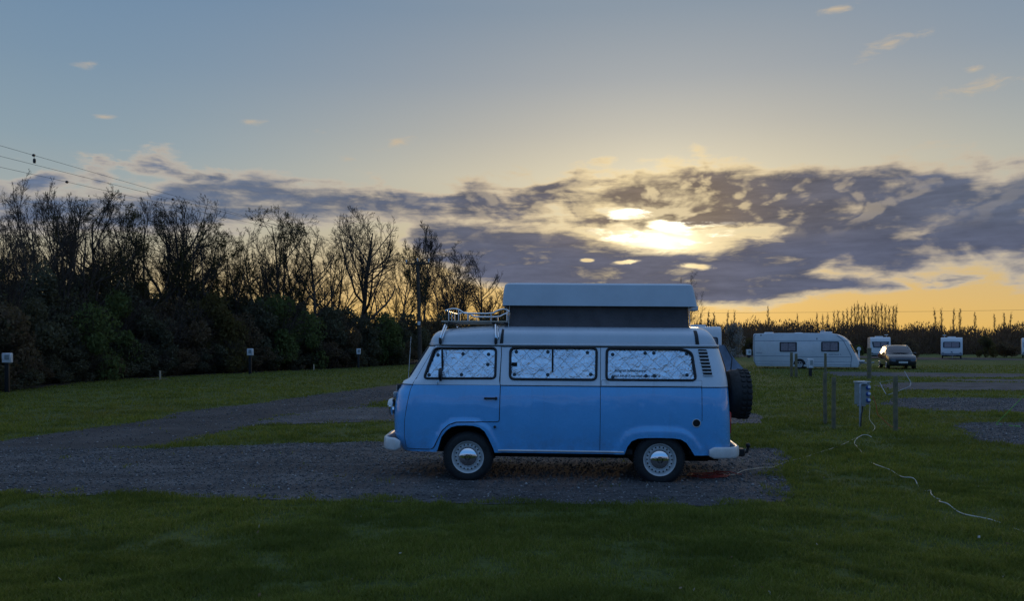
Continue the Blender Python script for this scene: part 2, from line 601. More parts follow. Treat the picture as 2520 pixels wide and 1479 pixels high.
    cloudc = t.mix(t.m('MULTIPLY', body, t.m('MULTIPLY_ADD', lite, -.62, 1.0)), lit, dark)
    alpha = t.ss(dens, -.22, .42)
    w_a = t.m('MULTIPLY', t.ss(wisp, .15, 1.5), .85)
    c = t.mix(w_a, c, t.vm('MULTIPLY', lit, (1.0, .96, .90)))
    c = t.mix(t.m('MULTIPLY', rest, .2), c, (.34, .42, .56, 1))
    c = t.mix(alpha, c, cloudc)
    # bright filaments inside the opening
    fil = t.m('MULTIPLY', t.m('MULTIPLY', t.ss(hole, .0, .6), 2.0), t.m('MULTIPLY', t.ss(t.m('MULTIPLY_ADD', n2, .7, n3), -.06, .16), t.ss(ang, 6.0, 1.5)))
    c = t.mix(1.0, c, t.vm('MULTIPLY', (1.0, .95, .78), t.xyz(fil, fil, fil)), 'ADD')
    # ground side of the sphere
    c = t.mix(t.ss(el, -.6, -3.0), c, (.03, .035, .03, 1))
    t.put(bg.inputs['Color'], t.vm('MULTIPLY', c, (10.0, 10.0, 10.0)))
    bg.inputs['Strength'].default_value = .1
    w.cycles.sampling_method = 'MANUAL'
    w.cycles.sample_map_resolution = 512


build_world()

sl = bpy.data.lights.new('sun', 'SUN')
sl.energy = .28
sl.angle = R(7.0)
sl.color = (1.0, .70, .40)
slo = bpy.data.objects.new('sun', sl)
COL.objects.link(slo)
sd = Vector((math.sin(SUN_AZ) * math.cos(SUN_EL), math.cos(SUN_AZ) * math.cos(SUN_EL), math.sin(SUN_EL)))
slo.rotation_euler = sd.to_track_quat('Z', 'Y').to_euler()
slo.location = (20, 60, 30)

# ------------------------------------------------------------------ campervan
YAW, TILT = R(3.0), R(.4)
VN = Vector(((1386 - CX) * 9.86 / F, 9.86, 0.0))
VORG = VN + .86 * Vector((math.sin(YAW), math.cos(YAW), 0))
VM = Matrix.Translation(VORG) @ Matrix.Rotation(-YAW, 4, 'Z') @ Matrix.Rotation(TILT, 4, 'Y')
VMI = VM.inverted()


def vp(px, py, yl):
    """photo point on the van-local plane y = yl -> local (x, z)"""
    o = VMI @ Vector((0, 0, H))
    d = VMI.to_3x3() @ Vector(((px - CX) / F, 1.0, -(py - HOR) / F))
    k = (yl - o.y) / d.y
    return (o.x + d.x * k, o.z + d.z * k)


def WD(z):
    if z < .85: return .86 - .12 * (.85 - z) ** 2
    if z < 1.2: return .86 - .26 * (z - .85) ** 2
    return .8282 - .163 * (z - 1.2)


def side(px, py):
    z = 1.2
    for _ in range(4):
        x, z = vp(px, py, -WD(min(max(z, .3), 1.75)))
    return (x, z)


c1 = lambda cx, cy: side(936.5 + .3722 * cx, 664.4 + .3722 * cy)
c2 = lambda cx, cy: side(1379.4 + .3722 * cx, 664.4 + .3722 * cy)
c1y = lambda cx, cy, yl: vp(936.5 + .3722 * cx, 664.4 + .3722 * cy, yl)
c2y = lambda cx, cy, yl: vp(1379.4 + .3722 * cx, 664.4 + .3722 * cy, yl)
BELT, GUT, ZB = 1.208, 1.722, .362
_f = sorted([(z, x) for x, z in [c1y(a, b, -.63) for a, b in ((160, 1222), (118, 1150), (88, 1080), (84, 960), (92, 870), (106, 800), (128, 768), (150, 728), (186, 712), (322, 490))]])
_r = sorted([(z, x) for x, z in [c2y(a, b, -.65) for a, b in ((1050, 500), (1090, 640), (1108, 740), (1113, 850), (1120, 1000), (1123, 1165), (1110, 1225))]])
_fz, _fx = [a for a, b in _f], [b for a, b in _f]
_rz, _rx = [a for a, b in _r], [b for a, b in _r]
XF = lambda z: float(np.interp(z, _fz, _fx))
XR = lambda z: float(np.interp(z, _rz, _rx))
RF = lambda z: .30 if z < 1.2 else .26
RR = lambda z: .24
qf = lambda z: XF(z) + RF(z)
qr = lambda z: XR(z) - RR(z)
QF = lambda z: qf(z) - RF(z) * math.pi / 2 - (WD(z) - RF(z))      # front centre line
QR = lambda z: qr(z) + RR(z) * math.pi / 2 + (WD(z) - RR(z))      # rear centre line

# wheel arch openings and flares (x, z)
ARCH_F = [c1(*p) for p in ((352, 1240), (378, 1185), (402, 1105), (432, 1065), (465, 1040), (505, 1029), (560, 1027), (610, 1030), (655, 1042), (688, 1068), (712, 1110), (745, 1180), (764, 1240))]
ARCH_R = [c2(*p) for p in ((405, 1250), (422, 1212), (440, 1168), (468, 1132), (510, 1115), (560, 1111), (650, 1110), (740, 1113), (792, 1120), (828, 1142), (858, 1185), (880, 1222), (890, 1250))]


def bump(q, z):
    if z > .80 or q < -1.95 or q > 2.0: return 0.0
    b = 0.0
    for arch, w0, w1 in ((ARCH_F, .050, .085), (ARCH_R, .085, .135)):
        if arch[0][0] - .2 < q < arch[-1][0] + .2:
            d = float(polydist(np.array([q]), np.array([z]), arch, False)[0])
            t = min(1, max(0, (d - w0) / (w1 - w0)))
            b = max(b, .022 * (1 - t * t * (3 - 2 * t)))
    return b


def P0(q, z):
    w = WD(z)
    a, b = qf(z), qr(z)
    if q < a:
        r = RF(z)
        th = (a - q) / r
        if th <= math.pi / 2:
            return Vector((a - r * math.sin(th), -(w - r) - r * math.cos(th), z))
        ex = q - (a - r * math.pi / 2)
        f = min(1, -ex / max(.01, w - r))
        return Vector((a - r - .045 * (1 - (1 - f) ** 2), -(w - r) - ex, z))
    if q > b:
        r = RR(z)
        th = (q - b) / r
        if th <= math.pi / 2:
            return Vector((b + r * math.sin(th), -(w - r) - r * math.cos(th), z))
        ex = q - (b + r * math.pi / 2)
        return Vector((b + r, -(w - r) + ex, z))
    return Vector((q, -w - bump(q, z), z))


def PN(q, z):
    e = .004
    n = (P0(q + e, z) - P0(q - e, z)).cross(P0(q, z + e) - P0(q, z - e))
    return n.normalized()


def mapped(off=0.0):
    def f(q, z):
        return P0(q, z) + PN(q, z) * off
    return f


def patch(name, outline, holes, step, mats, parent, off=0.0, rim=0.0, mirror=False, split=None, far=False, fm=None, smooth=True):
    """a skin panel over the body surface, cut to an outline with holes"""
    fm = fm or mapped(off)
    loops = [resample(outline, step)] + [resample(h, step) for h in holes]
    V, Ed = [], []
    for lp in loops:
        k = len(V)
        V += lp
        Ed += [(k + i, k + (i + 1) % len(lp)) for i in range(len(lp))]
    O = np.array(outline)
    xs = np.arange(O[:, 0].min(), O[:, 0].max() + step, step)
    zs = np.arange(O[:, 1].min(), O[:, 1].max() + step, step)
    gx, gz = np.meshgrid(xs, zs)
    gx, gz = gx.ravel(), gz.ravel()
    ok = inpoly(gx, gz, outline)
    for h in holes: ok &= ~inpoly(gx, gz, h)
    gx, gz = gx[ok], gz[ok]
    d = polydist(gx, gz, outline)
    for h in holes: d = np.minimum(d, polydist(gx, gz, h))
    if split is not None: d = np.minimum(d, np.abs(gz - split))
    ok = d > step * .45
    V += list(zip(gx[ok].tolist(), gz[ok].tolist()))
    if split is not None:
        sx = np.arange(O[:, 0].min(), O[:, 0].max(), step * .8)
        sz = np.full_like(sx, split)
        good = inpoly(sx, sz, outline)
        for h in holes: good &= ~inpoly(sx, sz, h)
        V += [(float(a), split) for a in sx[good]]
    r = delaunay_2d_cdt([Vector(p) for p in V], Ed, [], 0, 1e-6)
    pv, tri = [tuple(p) for p in r[0]], r[2]
    A_ = np.array(pv)
    T = np.array(tri)
    cen = A_[T].mean(axis=1)
    keep = inpoly(cen[:, 0], cen[:, 1], outline)
    for h in holes: keep &= ~inpoly(cen[:, 0], cen[:, 1], h)
    T = T[keep]
    P3 = [fm(q, z) for q, z in pv]
    mb = MB()
    a, b, c = A_[T[:, 0]], A_[T[:, 1]], A_[T[:, 2]]
    area = (b[:, 0] - a[:, 0]) * (c[:, 1] - a[:, 1]) - (b[:, 1] - a[:, 1]) * (c[:, 0] - a[:, 0])
    T = T[np.abs(area) > 1e-9]; area = area[np.abs(area) > 1e-9]
    T[area < 0] = T[area < 0][:, ::-1]
    mi = [0] * len(T)
    if split is not None:
        mi = [1 if A_[t][:, 1].mean() > split else 0 for t in T]
    sgn = -1 if far else 1
    mb.v = [(p.x, p.y * sgn, p.z) for p in P3]
    mb.f = [tuple(int(i) for i in (t if not far else t[::-1])) for t in T]
    mb.m = mi
    nv = len(mb.v)
    if rim:
        from collections import Counter
        ec = {}
        for fi, t in enumerate(mb.f):
            for i in range(3):
                e = (t[i], t[(i + 1) % 3])
                ec[e] = fi
        f2 = mapped(off - rim)
        bot = {}
        for (i, j), fi in list(ec.items()):
            if (j, i) in ec: continue
            for k in (i, j):
                if k not in bot:
                    p = f2(*pv[k]); bot[k] = len(mb.v)
                    mb.v.append((p.x, p.y * sgn, p.z))
            mb.f.append((j, i, bot[i], bot[j])); mb.m.append(mi[fi])
    if mirror:
        k = len(mb.v)
        mb.v += [(p[0], -p[1], p[2]) for p in mb.v]
        mb.f += [tuple(i + k for i in f)[::-1] for f in mb.f]
        mb.m += mb.m
    o = mb.build(name, mats, parent, smooth=smooth, angle=50, recalc=False)
    return o


def ring(name, outline, rad, mats, parent, off=0.0, n=8, far=False, flat=1.0, step=.05, closed=True, both=False):
    fm = mapped(off)
    pts = [fm(q, z) for q, z in resample(outline, step, closed)]
    mb = MB()
    for s in ((1, -1) if both else ((-1,) if far else (1,))):
        mb.tube([(p.x, p.y * s, p.z) for p in pts], rad, n=n, closed=closed, flat=flat)
    return mb.build(name, mats, parent)


M = {}


def paint(name, col, coat, rough):
    """old gloss paint: slightly rippled panels, dust that thickens towards the sills"""
    m = mat(name, col, rough, 0, .06, 2.5, coat=coat, rvar=.05)
    t = NT(m.node_tree)
    b = m.node_tree.nodes['Principled BSDF']
    tc = t.n('ShaderNodeTexCoord').outputs['Object']
    sp = t.n('ShaderNodeSeparateXYZ'); t.put(sp.inputs[0], tc)
    old = b.inputs['Base Color'].links[0].from_socket
    dust = t.m('MULTIPLY', t.ss(sp.outputs[2], .80, .34), t.ss(t.noise(tc, 7, 6, .7), .36, .66))
    c = t.mix(t.m('MULTIPLY', dust, .30), old, (.16, .145, .13, 1))
    run = t.n('ShaderNodeMapping'); t.put(run.inputs[0], tc); run.inputs[3].default_value = (14, 14, .9)
    c = t.mix(t.m('MULTIPLY', t.ss(t.noise(run.outputs[0], 1.0, 4), .56, .74), .10), c, (.13, .12, .11, 1))
    t.put(b.inputs['Base Color'], c)
    bn = t.n('ShaderNodeBump'); bn.inputs['Strength'].default_value = 1.0; bn.inputs['Distance'].default_value = .010
    t.put(bn.inputs['Height'], t.noise(tc, 2.3, 2, .4))
    t.put(b.inputs['Normal'], bn.outputs[0])
    t.put(b.inputs['Coat Normal'], bn.outputs[0])
    return m


M['blue'] = paint('blue_paint', (.115, .435, .82), 1.0, .26)
M['upper'] = paint('white_upper_paint', (.68, .745, .81), .7, .3)
M['white'] = mat('white_paint', (.58, .63, .68), .30, 0, .05, 2.5, coat=.6, rvar=.06)
M['rubber'] = mat('black_rubber', (.012, .012, .013), .5, 0, .3, 8)
M['tyre'] = mat('tyre_rubber', (.018, .018, .018), .75, 0, .4, 12, bump=.003, bscale=90)
M['dark'] = mat('dark_underside', (.014, .013, .012), .9, 0, .4, 6)
M['chrome'] = mat('chrome', (.82, .82, .82), .09, 1.0, .05, 6, rvar=.03)
M['steel'] = mat('painted_steel_rim', (.62, .62, .60), .35, 0.0, .12, 14)
M['bumper'] = mat('white_bumper', (.68, .67, .64), .35, 0, .12, 6)
M['canvas'] = mat('grey_canvas', (.110, .092, .092), .95, 0, .18, 3, bump=.035, bscale=3.5)
M['pop'] = mat('grp_roof', (.52, .57, .61), .4, 0, .06, 3)
M['ink'] = mat('black_ink', (.006, .006, .010), .6)
M['glass'] = glass_mat('window_glass', refl=.9)
M['lens'] = mat('lamp_lens', (.35, .38, .40), .08, .3, .1, 20)
M['red'] = mat('red_lens', (.45, .02, .015), .15, 0, .2, 20)
M['amber'] = mat('amber_lens', (.55, .22, .04), .15, 0, .2, 20)


def foil_mat():
    m = bpy.data.materials.new('quilted_foil')
    m.use_nodes = True
    t = NT(m.node_tree)
    b = m.node_tree.nodes['Principled BSDF']
    b.inputs['Metallic'].default_value = 1.0
    tc = t.n('ShaderNodeTexCoord').outputs['Object']
    sp = t.n('ShaderNodeSeparateXYZ'); t.put(sp.inputs[0], tc)
    wob = t.m('MULTIPLY', t.m('SUBTRACT', t.noise(tc, 5, 3), .5), .085)
    u = t.m('ADD', t.m('ADD', t.m('MULTIPLY', sp.outputs[0], 1.0), sp.outputs[2]), wob)
    v = t.m('ADD', t.m('SUBTRACT', t.m('MULTIPLY', sp.outputs[0], 1.0), sp.outputs[2]), wob)

    def line(w_):
        f = t.m('ABSOLUTE', t.m('SUBTRACT', t.m('FRACT', t.m('DIVIDE', w_, .19)), .5))       # 0.5 on the stitching
        return t.ss(f, .462, .497)
    q = t.m('MAXIMUM', line(u), line(v))
    cr = t.noise(tc, 26, 5, .7, 1.2)
    wr = t.n('ShaderNodeTexWave', wave_type='BANDS', bands_direction='X')
    t.put(wr.inputs['Vector'], tc)
    wr.inputs['Scale'].default_value = 6; wr.inputs['Distortion'].default_value = 9; wr.inputs['Detail'].default_value = 3
    hgt = t.m('ADD', t.m('MULTIPLY', q, -.27), t.m('ADD', t.m('ADD', t.m('MULTIPLY', cr, .7), t.m('MULTIPLY', t.noise(tc, 8, 3, .5, 1.5), 3.0)), t.m('MULTIPLY', wr.outputs['Fac'], .25)))
    bn = t.n('ShaderNodeBump'); bn.inputs['Strength'].default_value = 1.0; bn.inputs['Distance'].default_value = .0042
    t.put(bn.inputs['Height'], hgt)
    t.put(b.inputs['Normal'], bn.outputs[0])
    cell = t.n('ShaderNodeTexWhiteNoise', noise_dimensions='2D')
    t.put(cell.inputs['Vector'], t.xyz(t.m('FLOOR', t.m('ADD', t.m('DIVIDE', u, .19), .5)), t.m('FLOOR', t.m('ADD', t.m('DIVIDE', v, .19), .5)), 0.0))
    fc = t.mix(t.ss(t.noise(tc, 9, 4), .3, .7), (.68, .71, .74), (.90, .91, .92))
    fc = t.mix(t.m('MULTIPLY', cell.outputs['Value'], .32), fc, (.50, .56, .62, 1))  # differing reflections of the tilted diamonds, painted into the base colour
    t.put(b.inputs['Base Color'], t.mix(t.m('MULTIPLY', q, .16), fc, (.26, .32, .38, 1)))
    t.put(b.inputs['Roughness'], t.lin(cr, .3, .7, .13, .28))
    return m


M['foil'] = foil_mat()

van = thing('campervan', 'pale blue and white vintage campervan with raised pop-up roof parked on the gravel', 'campervan')
van.matrix_world = VM


def build_van():
    # window outlines in (x, z)
    w_door = rpoly([c1(*p) for p in ((286, 718), (352, 517), (763, 517), (757, 718))], [.05, .06, .05, .05])
    w_mid = rpoly([c1(*p) for p in ((854, 722), (858, 515))] + [c2(*p) for p in ((238, 516), (234, 727))], .06)
    w_rear = rpoly([c2(*p) for p in ((302, 727), (305, 520), (800, 524), (866, 545), (894, 731))], [.05, .05, .22, .12, .06])
    vent = rpoly([c2(*p) for p in ((905, 524), (965, 526), (1004, 704), (945, 706))], .02)
    wins = [w_door, w_mid, w_rear]
    # windscreen opening, u measured from the front centre line
    UW = .60
    ws = [(-.06, 1.318), (UW, 1.318), (UW - .09, 1.675), (-.06, 1.685)]
    ws = [(QF(z) + u, z) for u, z in rpoly(ws, [0, .07, .07, 0])]
    rw = [(.06, 1.34), (-.56, 1.34), (-.50, 1.64), (.06, 1.64)]
    rw = [(QR(z) + u, z) for u, z in rpoly(rw, [0, .07, .07, 0])]

    def outline(z0, z1, n=14):
        zs = [z0 + (z1 - z0) * i / n for i in range(n + 1)]
        return [(QF(z), z) for z in zs] + [(QR(z), z) for z in reversed(zs)]
    patch('lower_body', outline(ZB, BELT), [ARCH_F, ARCH_R], .035, M['blue'], van, mirror=True)
    patch('upper_body', outline(BELT, GUT), wins + [ws, rw], .04, M['upper'], van, mirror=True)
    # seam under the white
    bl = [(QF(BELT) + (QR(BELT) - QF(BELT)) * i / 90, BELT) for i in range(91)]
    ring('belt_trim', bl, .006, M['rubber'], van, .001, n=6, closed=False, both=True)
    # rain gutter
    gl = [(QF(GUT) + .05 + (QR(GUT) - QF(GUT) - .1) * i / 90, GUT) for i in range(91)]
    ring('rain_gutter', gl, .013, M['white'], van, .008, n=6, closed=False, both=True)
    gl = [(q, GUT - .022) for q, z in gl]
    ring('gutter_seam', gl, .007, M['rubber'], van, .001, n=6, closed=False, both=True)

    # front doors
    for far in (False, True):
        dl = [(160, 1180), (154, 1100), (156, 1000), (172, 900), (196, 790), (212, 755), (262, 660), (352, 502), (796, 502), (797, 560), (784, 735), (790, 765), (782, 1003), (500, 1006), (452, 1022), (408, 1060), (378, 1118), (352, 1172), (335, 1185)]
        dl = rpoly([c1(*p) for p in dl], .025, 3)
        dr = patch('front_door', dl, [w_door], .035, [M['blue'], M['upper']], van, off=.006, rim=.007, split=BELT, far=far)
        ring('door_seam', dl, .0075, M['rubber'], dr, .0, far=far, n=6)
        s = 1 if not far else -1
        x, z = c1(728, 849)
        mb = MB()
        y = -(WD(z) + .026) * s
        mb.box((x, y - .006 * s, z), (.17, .016, .026), bev=.007)
        mb.box((x + .066, y + .006 * s, z), (.03, .036, .036), bev=.006)
        mb.box((x - .07, y + .006 * s, z), (.022, .036, .024), bev=.006)
        mb.build('door_handle', M['rubber'], dr)
        # quarter light bar
        xq, _ = c1(408, 620)
        mb = MB()
        a, b = c1(408, 520), c1(407, 716)
        mb.box(((a[0] + b[0]) / 2, -(WD(1.5) + .004) * s, (a[1] + b[1]) / 2), (.024, .02, a[1] - b[1]), rot=Matrix.Rotation(R(-9.2) * -s, 3, 'X'), bev=.004)
        mb.build('quarter_light_bar', M['rubber'], dr)
        # mirror
        mi = link('door_mirror', None, van) if False else None
        xm, zm = c1(404, 690)
        ym = -(WD(zm) + .10) * s
        mb = MB()
        rings = []
        for k, (dx, sc) in enumerate(((-.03, .3), (-.026, .8), (-.008, 1.0), (.012, .98), (.016, .8))):
            rings.append([(xm + dx, ym + .055 * sc * math.cos(t), zm - .0 + .085 * sc * math.sin(t)) for t in [2 * math.pi * i / 16 for i in range(16)]])
        mb.loft(rings, closed=True, cap=True)
        hd = mb.build('door_mirror', M['rubber'], van)
        mb = MB()
        xa, za = c1(376, 752)
        mb.tube([(xa, -(WD(za) + .005) * s, za), (xa + .0, ym, za + .02), (xm, ym, zm - .06), (xm - .005, ym, zm)], .008)
        mb.build('mirror_arm', M['chrome'], hd)

    # side windows: pane, rubber seal, foil screen, suction cups
    cups = {0: [(374, 560), (318, 693), (543, 554), (712, 557), (707, 624), (533, 692)], 1: [(896, 541), (1105, 541), (884, 690), (1104, 692), (1367, 545), (1389, 690)],
            2: [(344, 558), (559, 549), (617, 548), (834, 553), (836, 694), (620, 699), (565, 700), (345, 708)]}
    for far in (False, True):
        for wi, wo in enumerate(wins):
            s = -1 if far else 1
            g = patch('side_window', wo, [], .12, M['glass'], van, off=-.006, far=far)
            ring('window_seal', wo, .0165, M['rubber'], g, .004, far=far, flat=1.0, n=8)
            patch('foil_screen', wo, [], .06, M['foil'], g, off=-.022, far=far)
            if wi == 1:
                mb = MB()
                a, b = c1(1137, 518), c1(1135, 724)
                mb.box((a[0], -(WD(1.48) + .0) * s, (a[1] + b[1]) / 2), (.024, .022, a[1] - b[1]), rot=Matrix.Rotation(R(9.2) * s, 3, 'X'), bev=.004)
                mb.build('window_bar', M['rubber'], g)
                mb = MB()
                x, z = c1(884, 623)
                mb.box((x, -(WD(z) + .006) * s, z), (.07, .016, .045), rot=Matrix.Rotation(R(9.2) * s, 3, 'X'), bev=.006)
                mb.build('window_catch', M['rubber'], g)
            if not far:
                for cx, cy in cups[wi]:
                    x, z = (c1 if wi < 2 else c2)(cx, cy)
                    n = PN(x, z)
                    o = MB().lathe([(0, .012), (.008, .012), (.010, .006), (.022, .003), (.0235, 0), (0, 0)], n=14).build('suction_cup', M['rubber'], g)
                    o.matrix_local = Matrix.Translation(P0(x, z) + n * -.0205) @ n.to_track_quat('Z', 'Y').to_matrix().to_4x4()
            if wi == 2 and not far:
                for txt, (ax, ay), hgt, wid in (('Instagram bulletthecamper', (356, 672), .050, 212), ('Catch me up if you want to say hi to us', (336, 706), .046, 322)):
                    cu = bpy.data.curves.new('lettering', 'FONT')
                    cu.body = txt
                    cu.size = .06
                    cu.shear = .38
                    cu.offset = .0012
                    tmp = bpy.data.objects.new('lettering', cu)
                    COL.objects.link(tmp)
                    dg = bpy.context.evaluated_depsgraph_get()
                    me = bpy.data.meshes.new_from_object(tmp.evaluated_get(dg))
                    bpy.data.objects.remove(tmp)
                    x0, z0 = c2(ax, ay)
                    wx = wid * .0019
                    co = [v.co.copy() for v in me.vertices]
                    mw = max(v.x for v in co)
                    for v in me.vertices:
                        q, z = x0 + v.co.x / mw * wx, z0 + v.co.y / .06 * hgt
                        v.co = P0(q, z) + PN(q, z) * -.0175
                    me.materials.clear(); me.materials.append(M['ink'])
                    link('lettering', me, g)
    # windscreen and rear window (whole width)
    for nm, uo, QC, sg in (('windscreen', [(-UW, 1.318), (UW, 1.318), (UW - .09, 1.675), (-UW + .09, 1.675)], QF, 1), ('rear_window', [(-.56, 1.34), (.56, 1.34), (.50, 1.64), (-.50, 1.64)], QR, -1)):
        uo = rpoly(uo, .07)

        def fmk(off):
            def f(u, z):
                p = P0(QC(z) + sg * abs(u), z) + PN(QC(z) + sg * max(.02, abs(u)), z) * off
                return Vector((p.x, p.y if u * sg >= 0 else -p.y, p.z)) if sg > 0 else Vector((p.x, p.y if u < 0 else -p.y, p.z))
            return f
        g = patch(nm, uo, [], .08, M['glass'], van, fm=fmk(-.006))
        patch('foil_screen', uo, [], .06, M['foil'], g, fm=fmk(-.03))
        f = fmk(.004)
        MB().tube([f(u, z) for u, z in resample(uo, .04)], .016, n=8, closed=True).build('window_seal', M['rubber'], g)
    # panel joints
    for pl in ([c2(264, 502), c2(262, 770), c2(258, 1196)], [c1(797, 502), c1(782, 1003)], [c2(932, 770), c2(934, 1000)]):
        ring('panel_joint', pl, .004, M['rubber'], van, -.001, closed=False, n=6, step=.08)
    rp = rpoly([c2(270, 730), c2(932, 733), c2(931, 769), c2(269, 767)], .01, 2)
    tp = patch('trim_panel', rp, [], .05, M['upper'], van, off=.005, rim=.006)
    ring('panel_joint', rp, .004, M['rubber'], tp, .0005, n=6)
    # air intake louvres
    v = patch('air_vent', vent, [], .06, M['dark'], van, off=.002)
    for k in range(8):
        a, b = c2(905 + 4.8 * k + 2, 541 + 22.6 * k), c2(967 + 4.8 * k + 2, 541 + 22.6 * k)
        pts = [mapped(.008)(a[0] + (b[0] - a[0]) * i / 4, a[1]) for i in range(5)]
        MB().tube(pts, .0085, n=6).build('vent_slat', M['white'], v)
    # sill trim, fuel flap, small plug
    tr = [c1(775, 1200), c2(415, 1208)]
    for far in (False, True):
        ring('sill_trim', [(tr[0][0], .392), (tr[1][0], .392)], .011, M['bumper'], van, .004, closed=False, far=far, step=.1)
    x, z = c2(897, 1014)
    y = -WD(z)
    fl = MB().lathe([(0, -.006), (.043, -.006), (.046, -.001), (.046, .004)], c=(x, y, z), axis='Y', n=24)
    fl = fl.build('fuel_filler', M['dark'], van)
    MB().tube([(x + .049 * math.cos(t), y - .003, z + .049 * math.sin(t)) for t in [2 * math.pi * i / 24 for i in range(24)]], .0045, n=6, closed=True).build('filler_ring', M['bumper'], fl)
    x, z = c1(755, 1038)
    MB().lathe([(0, -.012), (.012, -.012), (.017, -.004), (.017, .01)], c=(x, -WD(z) - .022, z), axis='Y', n=14).build('body_plug', M['rubber'], van)

    # roof over the gutter: front cap, raised sides, rear cap as one moulding
    top = [(c1y(*p, -.6)) for p in ((318, 492), (328, 462), (340, 438), (352, 424), (372, 412), (400, 404), (480, 393), (600, 384), (700, 379), (790, 376))]
    topr = [(c2y(*p, -.6)) for p in ((880, 386), (930, 389), (960, 397), (988, 417), (1008, 445), (1022, 470), (1040, 500))]
    tx = [p[0] for p in top] + [p[0] for p in topr]
    tz = [max(p[1], GUT) for p in top] + [max(p[1], GUT) for p in topr]
    tz[0] = tz[-1] = GUT
    TZ = lambda x: float(np.interp(x, tx, tz))
    x0, x1 = tx[0] - .004, tx[-1] + .002
    HWD = lambda x: (WD(GUT) + .004) - (.26 - math.sqrt(max(0, .26 ** 2 - max(0, x0 + .26 - x) ** 2))) - (.22 - math.sqrt(max(0, .22 ** 2 - max(0, x - x1 + .22) ** 2)))
    e = .30
    xs = [x0] + [x0 + .26 * (1 - math.cos(math.pi / 2 * i / 10)) for i in range(1, 11)] + [x0 + .26 + (x1 - .22 - x0 - .26) * i / 24 for i in range(1, 24)] + [x1 - .22 + .22 * math.sin(math.pi / 2 * i / 8) for i in range(0, 9)]
    rings = []
    for x in xs:
        hw, h = max(HWD(x), .01), max(TZ(x) - GUT + .012, .012)
        rg = [(x, -hw, GUT - .03)]
        for k in range(25):
            th = math.pi * k / 24
            cy, sy = math.cos(th), math.sin(th)
            rg.append((x, -hw * math.copysign(abs(cy) ** e, cy) * (1 - .06 * sy), GUT - .012 + (h + .025 * max(0, (1 - abs(cy))) * min(1, h / .15)) * abs(sy) ** e))
        rg.append((x, hw, GUT - .03))
        rings.append(rg)
    mb = MB().loft(rings)
    mb.f.append(tuple(range(len(rings[0])))); mb.m.append(0)
    k = (len(rings) - 1) * len(rings[0]); mb.f.append(tuple(k + i for i in range(len(rings[0])))); mb.m.append(0)
    roof = mb.build('roof', M['white'], van, angle=55)

    def roofside(x, z, off):
        hw, h = HWD(x), TZ(x) - GUT + .012
        s = min(1, max(0, (z - GUT + .012) / (h + .005))) ** (1 / e)
        c = math.sqrt(max(0, 1 - s * s))
        return (x, -hw * c ** e * (1 - .06 * s) - off, z)
    for pts in ([c1y(788, 486, -.735), c1y(801, 386, -.72), c1y(816, 384, -.72), c1y(810, 486, -.735)], [c2y(890, 492, -.735), c2y(878, 391, -.72), c2y(901, 392, -.72), c2y(914, 493, -.735)]):
        mb = MB()
        rows = []
        for i in range(9):
            t = i / 8
            a = [pts[0][j] * (1 - t) + pts[1][j] * t for j in (0, 1)]
            b = [pts[3][j] * (1 - t) + pts[2][j] * t for j in (0, 1)]
            rows.append([roofside(a[0], a[1], -.004), roofside(a[0], a[1], .004), roofside((a[0] + b[0]) / 2, a[1], .0045), roofside(b[0], b[1], .004), roofside(b[0], b[1], -.004)])
        mb.loft(rows).build('roof_strip', M['rubber'], roof, angle=60)

    # pop-up canvas and lid
    zc = 1.925
    xa, xb = c1y(843, 388, -.56)[0], c2y(856, 388, -.56)[0]
    xa2, xb2 = c1y(852, 236, -.58)[0], c2y(846, 240, -.58)[0]
    zl = c1y(803, 233, -.62)[1]
    mb = MB()
    rings = []
    for i in range(11):
        t = i / 10
        l, r = xa + (xa2 - xa) * t, xb + (xb2 - xb) * t
        z = zc - .03 + (zl + .05 - zc + .03) * t
        yy = .555 + .012 * t - .022 * math.sin(math.pi * t)
        pin = .012 * math.sin(math.pi * t)
        rg = []
        nn = 40
        for k in range(nn + 1):
            rg.append((l + pin + (r - l - 2 * pin) * k / nn, -yy + .008 * math.sin(k * 1.7 + t * 3) * math.sin(math.pi * t), z))
        for k in range(1, 12):
            rg.append((r - pin, -yy + 2 * yy * k / 12, z))
        for k in range(nn + 1):
            rg.append((r - pin - (r - l - 2 * pin) * k / nn, yy, z))
        for k in range(1, 12):
            rg.append((l + pin, yy - 2 * yy * k / 12, z))
        rings.append(rg)
    cv = mb.loft(rings, closed=True).build('pop_up_canvas', M['canvas'], van, angle=70)
    for xx, xx2 in ((xa, xa2), (xb, xb2)):
        MB().tube([(xx, -.558, zc - .01), (xx2, -.572, zl + .02)], .006, n=6).build('canvas_piping', M['bumper'], cv)
    lid = [c1y(803, 234, -.63), c1y(804, 205, -.62), c1y(808, 160, -.61), c1y(814, 115, -.60), c1y(822, 95, -.59), c1y(836, 87, -.58)]
    lidr = [c2y(862, 94, -.58), c2y(872, 99, -.59), c2y(882, 125, -.60), c2y(896, 190, -.61), c2y(906, 243, -.63)]
    zt0, zt1 = lid[-1][1], lidr[0][1]
    zb0, zb1 = lid[0][1], lidr[-1][1]
    mb = MB()
    prof = lid + [(lid[-1][0] + (lidr[0][0] - lid[-1][0]) * i / 10, zt0 + (zt1 - zt0) * i / 10 + .012 * math.sin(math.pi * i / 10)) for i in range(1, 10)] + lidr
    xm = [p[0] for p in prof]
    rings = []
